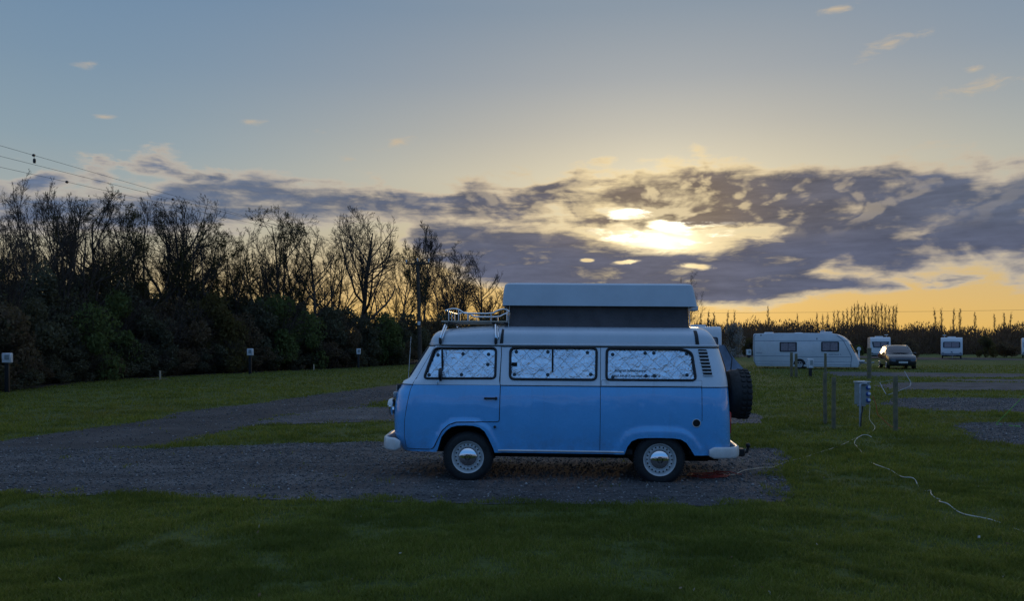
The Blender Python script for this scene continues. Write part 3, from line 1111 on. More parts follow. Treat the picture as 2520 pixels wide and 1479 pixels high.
    for t in (0, .15, .3, .5, .7, .85, .94, 1.0):
        # rising courses of the moulding
        za, zb_ = zb0 + (zt0 - zb0) * t, zb1 + (zt1 - zb1) * t
        l = float(np.interp(za, [p[1] for p in lid], [p[0] for p in lid]))
        r = float(np.interp(-zb_, [-p[1] for p in lidr], [p[0] for p in lidr]))
        yy = .635 - .040 * t - .022 * max(0, (t - .94) / .06) ** 2
        out = rpoly([(l, -yy), (r, -yy), (r, yy), (l, yy)], .06, 6)
        rings.append([(x, y, za + (zb_ - za) * (x - l) / (r - l)) for x, y in out])
    for t, sc in ((1.012, .97), (1.03, .7), (1.036, .2)):
        l, r = lid[-1][0], lidr[0][0]
        yy = .57 * sc
        out = rpoly([(l + (1 - sc) * .5, -yy), (r - (1 - sc) * .5, -yy), (r - (1 - sc) * .5, yy), (l + (1 - sc) * .5, yy)], .10, 6)
        rings.append([(x, y, zt0 + (zt1 - zt0) * (x - l) / (r - l) + (t - 1) * .5) for x, y in out])
    inner = [(x * .985 + .45 * .015, y * .95, z + .004) for x, y, z in rings[0]]
    mb.loft([[(p[0], p[1], p[2] + .09) for p in inner], inner] + rings, closed=True, cap=True)
    pl = mb.build('pop_up_lid', M['pop'], van, angle=35)
    mb = MB()
    a, b = c2y(850, 244, .5), c2y(893, 271, .5)
    mb.box(((a[0] + b[0]) / 2, .42, (a[1] + b[1]) / 2), (b[0] - a[0], .22, a[1] - b[1] + .01), bev=.01)
    mb.build('lid_flap', M['pop'], pl)

    # wheels
    TR, TWX = .318, .185
    for (cx, cy, fn) in ((575, 1240, c1), (655, 1262, c2)):
        x, z = fn(cx, cy)
        z = TR - .022 + (-x * 0)
        for s in (-1, 1):
            yo = s * .805
            w = thing('wheel', None, None)
            w.parent = van
            w.location = (x, yo, z)
            S = -s     # axle pointing inwards
            h = lambda pr: [(r, q * S) for r, q in pr]
            mb = MB().lathe(h([(.198, .0), (.205, -.012), (.25, -.018), (.285, -.010), (.306, .010), (TR, .03), (TR + .001, .06), (TR - .004, .063), (TR - .004, .069), (TR + .002, .072), (TR + .002, .1), (TR - .004, .103), (TR - .004, .109), (TR, .112), (TR, .15), (.306, .175), (.28, .19), (.2, .18)]), axis='Y', n=48)
            for k in range(56):
                th = 2 * math.pi * k / 56
                rot = Matrix.Rotation(-th, 3, 'Y')
                p = rot @ Vector((TR - .003, 0, 0))
                mb.box((p.x, .026 * S, p.z), (.012, .03, .018), rot=rot)
            mb.build('tyre', M['tyre'], w)
            mb = MB().lathe(h([(.0, .022), (.128, .022), (.138, .016), (.150, .014), (.162, .018), (.172, .036), (.180, .036), (.186, .012), (.196, -.008), (.2035, -.011), (.206, -.004), (.20, .02), (.19, .07)]), axis='Y', n=48)
            for k in range(20):
                th = 2 * math.pi * k / 20
                px_, pz_ = .1545 * math.cos(th), .1545 * math.sin(th)
                mb.lathe([(0, .0105 * S), (.009, .0105 * S), (.0105, .013 * S), (.0105, .02 * S)], c=(px_, 0, pz_), axis='Y', n=10, mi=1)
            mb.build('rim', [M['steel'], M['dark']], w)
            hc = MB().lathe(h([(.0, -.036), (.03, -.0355), (.06, -.031), (.09, -.022), (.11, -.011), (.122, .002), (.127, .014), (.128, .022)]), axis='Y', n=48).build('hubcap', M['chrome'], w)
            # round badge: ring with a V above a W
            mb = MB()
            yb = lambda r_: (-.0375 + .8 * r_ * r_) * S
            mb.tube([(.036 * math.cos(t), -.038 * S, .036 * math.sin(t)) for t in [2 * math.pi * i / 24 for i in range(24)]], .0036, n=6, closed=True)
            for ln in (((-.016, .030), (-.001, .003), (.014, .030)), ((-.030, .014), (-.015, -.029), (0, .0), (.015, -.029), (.030, .014))):
                mb.tube([(a_, -.039 * S, b_) for a_, b_ in ln], .0032, n=6)
            mb.build('wheel_badge', M['dark'], hc)
    # wheel wells and underside
    mb = MB()
    for arch in (ARCH_F, ARCH_R):
        a = resample(arch, .05, False)
        for s in (-1, 1):
            mb = MB()
            rows = [[(p[0], s * (WD(max(.36, p[1])) - .004 + .0), max(p[1], .36)) for p in a], [(p[0], s * .52, max(p[1], .36)) for p in a]]
            mb.loft(rows)
            k = len(mb.v)
            mb.v += rows[1]
            mb.f.append(tuple(k + i for i in range(len(a)))); mb.m.append(0)
            mb.build('wheel_well', M['dark'], van, smooth=False)
    mb = MB()
    mb.box((0, 0, .40), (3.8, .98, .16))
    mb.box((0.0, 0, .385), (1.72, 1.6, .06))
    mb.box((-1.76, 0, .385), (.36, 1.35, .05)); mb.box((1.78, 0, .385), (.40, 1.4, .06))
    mb.box((.0, -.5, .30), (1.9, .06, .06)); mb.box((.0, .5, .30), (1.9, .06, .06))
    mb.box((1.55, 0, .30), (.75, .8, .16), bev=.05)
    mb.tube([(-1.2, -.68, .3), (-1.2, .68, .3)], .045, n=10); mb.tube([(1.2, -.68, .3), (1.2, .68, .3)], .045, n=10)
    mb.tube([(1.5, -.30, .27), (2.02, -.30, .25)], .03, n=10)
    a = c1(795, 1238)
    mb.tube([(a[0], -.60, .318), (a[0], -.66, .318)], .028, n=12)
    mb.build('chassis', M['dark'], van)
    # bumpers
    for nm, sgn, zc_, hh, tipx, endx in (('front_bumper', -1, c1(80, 1152)[1], .165, c1y(33, 1145, -.6)[0], c1(132, 1150)[0]), ('rear_bumper', 1, c2(1060, 1210)[1], .145, c2y(1166, 1195, -.6)[0], c2(978, 1195)[0])):
        pth = [(endx, -.868), (endx - sgn * -.06, -.87), (tipx - sgn * .16, -.845), (tipx - sgn * .07, -.78), (tipx - sgn * .015, -.66), (tipx, -.5), (tipx + sgn * .03, 0)]
        pth = resample(pth, .05, False)
        pth = pth + [(x, -y) for x, y in pth[::-1][1:]]
        rings = []
        n_ = len(pth)
        for i, (x, y) in enumerate(pth):
            a, b = Vector(pth[max(0, i - 1)]), Vector(pth[min(n_ - 1, i + 1)])
            t = (b - a).normalized()
            nn_ = Vector((t.y, -t.x)) * (1 if sgn > 0 else -1)
            if nn_.x * sgn < 0 and abs(t.y) > .5: nn_ = -nn_
            if abs(t.x) > .7: nn_ = Vector((0, -1 if y < 0 else 1))
            en = min(1, .55 + min(i, n_ - 1 - i) * .25)
            rg = []
            for k in range(12):
                th = 2 * math.pi * k / 12
                u = .026 * math.copysign(abs(math.cos(th)) ** .7, math.cos(th))
                v_ = hh / 2 * en * math.copysign(abs(math.sin(th)) ** .6, math.sin(th))
                rg.append((x + nn_.x * u, y + nn_.y * u, zc_ + v_))
            rings.append(rg)
        MB().loft(rings, closed=True, cap=True).build(nm, M['bumper'], van, angle=50)
    # lights
    for s in (-1, 1):
        xh = XF(.88) - .035
        hl = MB().lathe([(.10, .0), (.112, -.02), (.106, -.045), (.09, -.05)], c=(xh + .02, s * .56, .905), axis='X', n=28).build('headlight', M['chrome'], van)
        MB().lathe([(0, -.062), (.05, -.058), (.092, -.045)], c=(xh + .02, s * .56, .905), axis='X', n=28).build('headlight_lens', M['lens'], hl)
        mb = MB()
        rows = []
        for k in range(13):
            th = math.pi * (k / 12) * .9 + .05 * math.pi
            rows.append([(xh + .015, s * .56 + .116 * math.cos(th), .905 + .116 * math.sin(th)), (xh - .040, s * .56 + .112 * math.cos(th), .905 + .085 * math.sin(th) + .012), (xh - .040, s * .56 + .108 * math.cos(th), .905 + .080 * math.sin(th) + .012), (xh + .015, s * .56 + .11 * math.cos(th), .905 + .110 * math.sin(th))])
        mb.loft(rows).build('headlight_visor', M['bumper'], hl)
        MB().box((XF(1.06) - .012, s * .56, 1.07), (.05, .15, .07), bev=.014).build('indicator', M['lens'], van)
        MB().box((XR(.76) - .012, s * .60, .755), (.05, .13, .29), bev=.018).build('tail_light', M['red'], van)
    mb = MB().lathe([(.148, .0), (.160, -.008), (.150, -.014)], c=(XF(.9) - .05, 0, .93), axis='X', n=36)
    for ln in (((-.06, .13), (0, .02), (.06, .13)), ((-.125, .065), (-.06, -.125), (0, .0), (.06, -.125), (.125, .065))):
        mb.tube([(XF(.93) - .054, a_, .93 + b_) for a_, b_ in ln], .011, n=6)
    mb.build('front_badge', M['bumper'], van)
    g = MB().box((XF(1.15) - .042, 0, 1.145), (.02, .95, .075), bev=.006).build('front_grille', M['dark'], van)
    mb = MB()
    for k in range(4): mb.box((XF(1.15) - .052, 0, 1.118 + k * .018), (.012, .94, .007))
    mb.build('grille_bars', M['bumper'], g)
    a, b = c1y(181, 730, -.62), c1y(200, 440, -.62)
    MB().tube([(a[0] + .03, -.62, a[1] - .02), (a[0], -.62, a[1] + .02), (b[0], -.62, b[1])], [.009, .006, .0035], n=6).build('aerial', M['chrome'], van)
    for y in (-.3, .3):
        mb = MB().tube([(XF(1.3) - .06, y, 1.285), (XF(1.33) - .06, y + .1, 1.34), (XF(1.40) - .065, y + .38, 1.37)], .007, n=6)
        mb.build('wiper', M['rubber'], van)
    # spare wheel on the back
    ys = -.22
    xl, xr_ = XR(1.1) + .06, c2y(1236, 820, ys)[0]
    zc_ = c2y(1170, 820, ys)[1]
    rs = .316
    tw = xr_ - xl
    pr = [(.19, 0), (.25, -.004), (.295, .012), (rs, .05), (rs + .002, tw * .35), (rs + .004, tw * .5), (rs + .002, tw * .65), (rs, tw - .05), (.295, tw - .012), (.25, tw + .002), (.19, tw - .01)]
    mb = MB().lathe([(r, xl + q) for r, q in pr], c=(0, ys, zc_), axis='X', n=48)
    for k in range(26):
        th = 2 * math.pi * k / 26
        rot = Matrix.Rotation(th, 3, 'X')
        for dx, wz in ((tw * .58, .05), (tw * .84, .06)):
            th2 = th + (.09 if dx > tw * .4 else 0)
            rot = Matrix.Rotation(th2, 3, 'X')
            p = rot @ Vector((0, rs + .004, 0))
            mb.box((xl + dx, ys + p.y, zc_ + p.z), (wz, .024, .046), rot=rot, bev=.006)
    sp = mb.build('spare_wheel', M['tyre'], van)
    MB().lathe([(0, xl + tw * .8), (.08, xl + tw * .8), (.12, xl + tw * .72), (.17, xl + tw * .75), (.19, xl + tw * .95), (.20, xl + tw - .01)], c=(0, ys, zc_), axis='X', n=32).build('rim', M['steel'], sp)
    mb = MB()
    mb.box(((XR(1.1) + xl) / 2 + .03, ys, zc_), (.16, .14, .14), bev=.01)
    mb.tube([(XR(.5), ys, .5), (XR(.6) + .06, ys, .62), (xl, ys, zc_)], .02, n=8)
    mb.build('spare_wheel_bracket', M['dark'], sp)
    # tow bar
    mb = MB()
    x0_, z0_ = c2y(1180, 1205, 0)
    mb.box((1.98, 0, z0_ - .01), (.5, .07, .06), bev=.01)
    mb.box((x0_ + .02, 0, z0_), (.09, .12, .10), bev=.015)
    mb.tube([(x0_ + .05, 0, z0_), (x0_ + .10, 0, z0_ + .005), (x0_ + .115, 0, z0_ + .05), (x0_ + .115, 0, z0_ + .10)], [.022, .022, .02, .016], n=10)
    mb.lathe([(0, .125), (.018, .12), (.027, .108), (.032, .09), (.027, .072), (.014, .06)], c=(x0_ + .115, 0, z0_), axis='Z', n=16)
    mb.build('tow_bar', M['rubber'], van)
    # roof rack: legs, wooden slats, rails
    rk = bpy.data.objects.new('roof_rack', None); COL.objects.link(rk); rk.parent = van
    zp = c1y(600, 347, -.62)[1]
    xA, xB = c1y(396, 350, -.62)[0], c1y(843, 350, -.62)[0]
    mb = MB()
    for k in range(9):
        y = -.60 + k * .15
        mb.box(((xA + xB) / 2 + .01 * (k % 2), y, zp + .012), (xB - xA - .02, .085, .018), bev=.005)
    mb.build('rack_slats', mat('pale_wood', (.42, .36, .28), .6, 0, .25, 9), rk)
    mb = MB()
    for xx in (c1y(452, 300, -.62)[0], c1y(742, 300, -.62)[0], xB - .04):
        mb.box((xx, 0, zp - .008), (.03, 1.28, .02), bev=.004)
    mb.build('rack_bar', M['rubber'], rk)
    for (bx, by), (ux, uy) in (((394, 492), (424, 362)), ((761, 492), (758, 362))):
        for s in (-1, 1):
            xb_, zb_ = c1y(bx, by, -.76)
            xu, zu = c1y(ux, uy, -.66)
            mb = MB().tube([(xb_, s * .765, zb_ + .02), (xb_ + .004, s * .77, zb_ + .09), (xb_ + (xu - xb_) * .35, s * .74, zb_ + (zu - zb_) * .55), (xu, s * .64, zu)], .012, n=8)
            mb.tube([(xb_, s * .765, zb_ + .02), (xb_ + .03, s * .77, zb_ + .09), (xb_ + (xu - xb_) * .35 + .03, s * .735, zb_ + (zu - zb_) * .6), (xu + .03, s * .62, zu)], .009, n=8)
            mb.build('rack_leg', M['chrome'], rk)
            MB().box((xb_, s * .762, zb_ + .045), (.036, .05, .085), bev=.01).build('rack_foot', M['rubber'], rk)
    mb = MB()
    zr = c1y(600, 268, -.62)[1]
    zr2 = c1y(600, 287, -.62)[1]
    X = lambda cx: c1y(cx, 280, -.62)[0]
    Z = lambda cy: c1y(500, cy, -.62)[1]
    for s in (-1, 1):
        near = [(428, 270), (450, 262), (475, 257), (500, 258), (522, 266), (540, 279), (555, 287), (640, 288), (700, 288), (745, 284), (770, 270), (790, 262), (812, 257), (832, 262), (850, 275)]
        mb.tube([(X(a), s * .62, Z(b)) for a, b in near], .011, n=8)
        for cx, cyt in ((450, 262), (515, 262), (575, 288), (730, 286), (835, 265)):
            mb.tube([(X(cx), s * .62, zp), (X(cx), s * .62, Z(cyt))], .0085, n=6)
    for xx in (X(430), X(848)):
        mb.tube([(xx, -.62, Z(270)), (xx, .62, Z(270))], .010, n=8)
        for y in (-.3, 0, .3): mb.tube([(xx, y, zp), (xx, y, Z(270))], .008, n=6)
    mb.build('rack_rail', M['chrome'], rk)


build_van()

# ------------------------------------------------------------------ ground
def ground_mat(name, stops, scale, rough=.95, bump=.02, bscale=18, fine=None, patchcol=None):
    m = bpy.data.materials.new(name)
    m.use_nodes = True
    t = NT(m.node_tree)
    b = m.node_tree.nodes['Principled BSDF']
    tc = t.n('ShaderNodeTexCoord').outputs['Object']
    c = t.ramp(t.noise(tc, scale, 6, .62), stops)
    if fine:
        c = t.mix(t.m('MULTIPLY', t.ss(t.noise(tc, fine[0], 4, .7), .42, .66), fine[2]), c, fine[1])
    st_ = t.n('ShaderNodeMapping'); t.put(st_.inputs[0], tc); st_.inputs[3].default_value = (.16, 1.5, 1.0)
    if fine and name != 'turf':
        c = t.mix(t.m('MULTIPLY', t.ss(t.noise(st_.outputs[0], 1.3, 5, .6, .3), .47, .62), .55), c, (.050, .046, .043, 1))
    if patchcol:
        c = t.mix(t.m('MULTIPLY', t.ss(t.noise(tc, patchcol[0], 4, .6, .6), patchcol[3], patchcol[3] + .16), patchcol[2]), c, patchcol[1])
    t.put(b.inputs['Base Color'], c)
    b.inputs['Roughness'].default_value = rough
    b.inputs['Specular IOR Level'].default_value = .2
    bn = t.n('ShaderNodeBump'); bn.inputs['Strength'].default_value = 1.0; bn.inputs['Distance'].default_value = bump
    t.put(bn.inputs['Height'], t.m('ADD', t.noise(tc, bscale, 5, .7), t.m('MULTIPLY', t.noise(tc, bscale * .2, 3), 1.5)))
    t.put(b.inputs['Normal'], bn.outputs[0])
    return m


GM = ground_mat('turf', [(.30, (.070, .088, .020)), (.5, (.092, .112, .025)), (.72, (.115, .130, .032))], .55, fine=(9, (.026, .042, .012, 1), .6), patchcol=(.16, (.075, .080, .026, 1), .4, .54), bump=.05, bscale=14)
GRV = ground_mat('gravel', [(.3, (.085, .080, .078)), (.5, (.135, .128, .124)), (.7, (.19, .182, .175))], 1.3, fine=(55, (.035, .033, .033, 1), .75), patchcol=(.5, (.055, .052, .05, 1), .6, .54), bump=.02, bscale=60)
TRK = ground_mat('track_gravel', [(.3, (.058, .053, .050)), (.55, (.086, .080, .076)), (.72, (.122, .115, .110))], .7, fine=(40, (.035, .033, .035, 1), .6), patchcol=(.35, (.038, .036, .036, 1), .65, .50), bump=.02, bscale=40)
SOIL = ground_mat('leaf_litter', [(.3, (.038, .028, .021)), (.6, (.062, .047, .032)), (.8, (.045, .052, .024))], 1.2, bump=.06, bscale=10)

n = 60
gx = np.concatenate([np.linspace(-3000, -60, 12), np.linspace(-50, 60, 90), np.linspace(70, 3000, 12)])
gy = np.concatenate([np.linspace(-400, -5, 8), np.linspace(0, 110, 110), np.linspace(125, 3500, 16)])
XX, YY = np.meshgrid(gx, gy)
V = np.stack([XX.ravel(), YY.ravel(), np.zeros(XX.size)], 1)
nx = len(gx)
I = np.arange(XX.size).reshape(XX.shape)
Fq = np.stack([I[:-1, :-1].ravel(), I[:-1, 1:].ravel(), I[1:, 1:].ravel(), I[1:, :-1].ravel()], 1)
tag(np_mesh('ground', V, Fq, GM), kind='structure')


def wobble_poly(pts, amp, step, seed):
    """ground outline with a frayed edge"""
    rng = np.random.default_rng(seed)
    out = []
    for x, y in resample(pts, step):
        k = amp * (.4 + .05 * math.hypot(x, y))
        out.append((x + k * (2 * vnoise(x, y, .9, seed) - 1) + k * .5 * (2 * vnoise(x, y, .3, seed + 1) - 1), y + k * (2 * vnoise(x, y, .8, seed + 2) - 1) + k * .5 * (2 * vnoise(x, y, .25, seed + 5) - 1)))
    return out


def sheet(name, poly, z, m):
    r = delaunay_2d_cdt([Vector(p) for p in poly], [(i, (i + 1) % len(poly)) for i in range(len(poly))], [], 0, 1e-6)
    P_ = np.array([tuple(p) for p in r[0]])
    T = np.array(r[2])
    c = P_[T].mean(axis=1)
    T = T[inpoly(c[:, 0], c[:, 1], poly)]
    T = T[:]
    a = P_[T]
    ar = (a[:, 1, 0] - a[:, 0, 0]) * (a[:, 2, 1] - a[:, 0, 1]) - (a[:, 1, 1] - a[:, 0, 1]) * (a[:, 2, 0] - a[:, 0, 0])
    T[ar < 0] = T[ar < 0][:, ::-1]
    o = np_mesh(name, np.column_stack([P_, np.full(len(P_), z)]), T, m)
    return tag(o, kind='structure')


def G2(pts):
    return [gnd(px, py)[:2] for px, py in pts]


PITCH = wobble_poly(G2([(-700, 1130), (-250, 1112), (0, 1104), (200, 1106), (405, 1104), (619, 1098), (726, 1091), (948, 1088), (1250, 1096), (1600, 1100), (1800, 1104), (1910, 1106), (1936, 1120), (1944, 1180), (1938, 1236),
                        (1750, 1246), (1450, 1246), (1200, 1243), (896, 1234), (640, 1229), (256, 1219), (0, 1220), (-300, 1222), (-700, 1230)]), .10, .25, 3)
TRACK = wobble_poly(G2([(-700, 1200), (-400, 1140), (0, 1086), (149, 1064), (405, 1028), (427, 1016), (640, 992), (982, 945), (1120, 929), (1300, 915), (1300, 922), (1140, 944), (965, 981), (896, 1003), (726, 1022), (640, 1046), (546, 1063), (405, 1100), (200, 1112), (-300, 1125), (-700, 1215)]), .07, .4, 5)
PITCH2 = wobble_poly(G2([(600, 1048), (690, 1024), (820, 1008), (965, 1002), (1300, 1003), (1700, 1012), (1850, 1018), (1886, 1030), (1880, 1044), (1700, 1044), (1300, 1041), (965, 1039), (760, 1043)]), .08, .3, 8)
STRIPS = [wobble_poly(G2(p), .06, .5, 20 + i) for i, p in enumerate([
    [(2020, 915), (2150, 916), (2330, 918), (2560, 921), (2900, 925), (2900, 933), (2560, 929), (2300, 928), (2060, 926)],
    [(2290, 935), (2420, 933), (2900, 937), (2900, 944), (2400, 940)],
    [(2147, 949), (2200, 942), (2330, 941), (2560, 942), (2900, 944), (2900, 966), (2560, 962), (2330, 961), (2190, 960)],
    [(2165, 990), (2190, 981), (2330, 979), (2560, 981), (2900, 984), (2900, 1022), (2560, 1016), (2330, 1013), (2230, 1006), (2180, 1001)],
    [(2336, 1044), (2400, 1040), (2560, 1041), (2900, 1044), (2900, 1112), (2560, 1100), (2470, 1095), (2400, 1084), (2360, 1066)]])]
FARTRK = wobble_poly(G2([(1790, 873), (1900, 874), (2140, 876.5), (2290, 880), (2440, 881), (2520, 884), (2519, 887), (2400, 886), (2270, 886), (2130, 882), (1880, 879), (1790, 878)]), .03, 1.5, 33)
sheet('gravel_pitch', PITCH, .008, GRV)
sheet('gravel_track', TRACK, .004, TRK)
sheet('side_gravel_pitch', PITCH2, .012, GRV)
for s_ in STRIPS: sheet('gravel_strip', s_, .004, GRV)
sheet('far_track', FARTRK, .004, TRK)
BARE = [PITCH, TRACK, PITCH2] + STRIPS + [FARTRK]
# edge of the tree belt on the left, as depth along each photo column
BPX = [-2600, -900, -200, 0, 280, 610, 880, 980, 1100, 1240, 1500]
BY = [12, 16, 24, 28.5, 38.6, 47.9, 58.9, 65.8, 78, 96, 130]
belt_Y = lambda px: float(np.interp(px, BPX, BY))
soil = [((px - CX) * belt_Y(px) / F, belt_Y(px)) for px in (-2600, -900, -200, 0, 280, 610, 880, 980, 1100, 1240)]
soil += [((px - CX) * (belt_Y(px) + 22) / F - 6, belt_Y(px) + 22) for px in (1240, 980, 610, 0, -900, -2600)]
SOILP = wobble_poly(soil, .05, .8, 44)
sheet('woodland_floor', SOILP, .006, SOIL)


# ---- grass blades
def grass():
    rng = np.random.default_rng(11)
    N = 820000
    u = rng.random(N)
    Y0, Y1 = 4.2, 66.0
    k = .9                                   # density falls with distance
    Y = (Y0 ** -k + u * (Y1 ** -k - Y0 ** -k)) ** (-1 / k)
    half = 1320 / F
    X = (rng.random(N) * 2 - 1) * (Y * half + 2.4)
    ok = np.ones(N, bool)
    for b in BARE + [SOILP]:
        bb = np.array(b)
        m = (X > bb[:, 0].min()) & (X < bb[:, 0].max()) & (Y > bb[:, 1].min()) & (Y < bb[:, 1].max())
        ii = np.where(m)[0]
        ins = inpoly(X[ii], Y[ii], b)
        # a few tufts stand in the gravel too
        thin = vnoise(X[ii], Y[ii], .35, 4) > .86
        ins &= ~(thin & (rng.random(len(ii)) < .10))
        jj = np.where(ins)[0]
        dd = polydist(X[ii[jj]], Y[ii[jj]], b)
        fr = vnoise(X[ii[jj]], Y[ii[jj]], .28, 14) * .6 + vnoise(X[ii[jj]], Y[ii[jj]], .09, 15) * .4
        ins[jj[dd < .62 * np.clip(fr - .30, 0, 1) * (.5 + rng.random(len(jj)))]] = False
        ok[ii[ins]] = False
    clump = vnoise(X, Y, .55, 1) * .5 + vnoise(X, Y, .17, 2) * .5
    bare = vnoise(X, Y, 1.9, 8) * .6 + vnoise(X, Y, .5, 9) * .4
    ok &= rng.random(N) < np.clip((clump - .12) * 2.2, .12, 1) * np.clip((bare - .10) * 4.5, .6, 1)
    X, Y, clump = X[ok], Y[ok], clump[ok]
    N = len(X)
    sc = np.clip(Y / 8.0, .85, 6)
    h = (.014 + .075 * clump ** 2 + .016 * rng.random(N)) * (1 + .10 * (sc - 1))
    tall = vnoise(X, Y, 1.3, 31) > .80
    h *= np.where(tall, 1.45, 1.0)
    w = (.0032 + .002 * rng.random(N)) * sc
    a = rng.random(N) * 2 * np.pi
    lean = h * (.25 + .9 * rng.random(N))
    la = rng.random(N) * 2 * np.pi
    dx, dy = np.cos(a) * w, np.sin(a) * w
    lx, ly = np.cos(la) * lean, np.sin(la) * lean
    z0 = np.full(N, -.004)
    p = np.empty((N, 5, 3), np.float32)
    p[:, 0] = np.stack([X - dx, Y - dy, z0], 1)
    p[:, 1] = np.stack([X + dx, Y + dy, z0], 1)
    p[:, 2] = np.stack([X + dx * .7 + lx * .4, Y + dy * .7 + ly * .4, h * .62], 1)
    p[:, 3] = np.stack([X - dx * .7 + lx * .4, Y - dy * .7 + ly * .4, h * .62], 1)
    p[:, 4] = np.stack([X + lx, Y + ly, h], 1)
    b = np.arange(N)[:, None] * 5
    T = np.concatenate([b + [0, 1, 2], b + [0, 2, 3], b + [3, 2, 4]], 0)
    r = np.repeat(rng.random(N), 5)
    m = bpy.data.materials.new('grass_blades')
    m.use_nodes = True
    t = NT(m.node_tree)
    m.node_tree.nodes.remove(m.node_tree.nodes['Principled BSDF'])
    at_ = t.n('ShaderNodeAttribute', attribute_name='rnd')
    tc = t.n('ShaderNodeTexCoord').outputs['Object']
    c = t.ramp(at_.outputs['Fac'], [(0, (.112, .130, .034)), (.35, (.160, .180, .040)), (.7, (.202, .218, .050)), (.92, (.23, .22, .07)), (1, (.31, .27, .11))])
    mp = t.n('ShaderNodeMapping'); t.put(mp.inputs[0], tc); mp.inputs[3].default_value = (.45, 1.0, 1.0)
    c = t.mix(t.m('MULTIPLY', t.ss(t.noise(mp.outputs[0], .9, 5, .65, .6), .44, .62), .62), c, (.070, .092, .026, 1))
    c = t.mix(t.m('MULTIPLY', t.ss(t.noise(tc, .17, 4, .6, .5), .52, .70), .35), c, (.19, .150, .055, 1))
    di = t.n('ShaderNodeBsdfDiffuse'); t.put(di.inputs[0], c)
    tl = t.n('ShaderNodeBsdfTranslucent'); t.put(tl.inputs[0], t.vm('MULTIPLY', c, (1.25, 1.3, .7)))
    mx = t.n('ShaderNodeMixShader'); mx.inputs[0].default_value = .42
    m.node_tree.links.new(di.outputs[0], mx.inputs[1]); m.node_tree.links.new(tl.outputs[0], mx.inputs[2])
    m.node_tree.links.new(mx.outputs[0], m.node_tree.nodes['Material Output'].inputs[0])
    o = np_mesh('grass', p.reshape(-1, 3), T, m, attr=r)
    tag(o, kind='stuff')


def stones():
    rng = np.random.default_rng(5)
    octv = np.array([(1, 0, 0), (-1, 0, 0), (0, 1, 0), (0, -1, 0), (0, 0, 1), (0, 0, -1)], float)
    octf = np.array([(0, 2, 4), (2, 1, 4), (1, 3, 4), (3, 0, 4), (2, 0, 5), (1, 2, 5), (3, 1, 5), (0, 3, 5)])
    Xs, Ys = [], []
    for poly, n_ in ((PITCH, 21000), (PITCH2, 4500), (TRACK, 5000), (STRIPS[2], 1200), (STRIPS[3], 3500), (STRIPS[4], 3500)):
        bb = np.array(poly)
        x = rng.uniform(max(bb[:, 0].min(), -14), min(bb[:, 0].max(), 16), n_ * 3)
        y = rng.uniform(bb[:, 1].min(), min(bb[:, 1].max(), 30), n_ * 3)
        k = inpoly(x, y, poly) & (np.abs(x) < y * .70 + 1)
        Xs.append(x[k][:n_]); Ys.append(y[k][:n_])
    X, Y = np.concatenate(Xs), np.concatenate(Ys)
    N = len(X)
    s = .004 + .014 * rng.random(N) ** 3 + .0003 * Y
    sc = s[:, None] * (.7 + .6 * rng.random((N, 3)))
    sc[:, 2] *= .7
    a = rng.random(N) * 6.28
    v = octv[None] * sc[:, None, :] * (.8 + .4 * rng.random((N, 6, 1)))
    ca, sa = np.cos(a)[:, None], np.sin(a)[:, None]
    vx, vy = v[:, :, 0] * ca - v[:, :, 1] * sa, v[:, :, 0] * sa + v[:, :, 1] * ca
    P_ = np.stack([vx + X[:, None], vy + Y[:, None], v[:, :, 2] + .010 + s[:, None] * .3], 2)
    T = (octf[None] + (np.arange(N) * 6)[:, None, None]).reshape(-1, 3)
    r = np.repeat(rng.random(N), 6)
    m = bpy.data.materials.new('loose_stone')
    m.use_nodes = True
    t = NT(m.node_tree)
    at_ = t.n('ShaderNodeAttribute', attribute_name='rnd')
    tc = t.n('ShaderNodeTexCoord').outputs['Object']
    c = t.ramp(at_.outputs['Fac'], [(0, (.06, .057, .056)), (.5, (.13, .125, .12)), (.9, (.22, .21, .20)), (.97, (.34, .32, .30)), (1, (.5, .48, .45))])
    t.put(m.node_tree.nodes['Principled BSDF'].inputs['Base Color'], t.mix(t.m('MULTIPLY', t.noise(tc, 90, 2), .4), c, (.05, .048, .05, 1)))
    m.node_tree.nodes['Principled BSDF'].inputs['Roughness'].default_value = .85
    tag(np_mesh('gravel_stones', P_.reshape(-1, 3), T, m, attr=r), kind='stuff')



def litter():
    rng = np.random.default_rng(21)
    N = 260
    Y = rng.uniform(5.2, 24, N); X = (rng.random(N) * 2 - 1) * Y * .68
    C = np.stack([X, Y, .028 + .02 * rng.random(N)], 1)
    v, f, r = leaf_quads(rng, C, .016)
    tag(np_mesh('fallen_leaves', v, f, leaf_mat('dead_leaf', (.14, .09, .05), (.26, .19, .11), (.55, .52, .46), .2), attr=r), kind='stuff')


grass()
stones()

# ------------------------------------------------------------------ trees
BARK = mat('bark', (.085, .066, .054), .95, 0, .45, 3, bump=.01, bscale=30, spec=.1)
TWIG = mat('twigs', (.085, .064, .050), .95, 0, .35, 1.5, spec=.1)
TWIG2 = mat('budding_twigs', (.070, .055, .028), .95, 0, .35, 1.5, spec=.1)


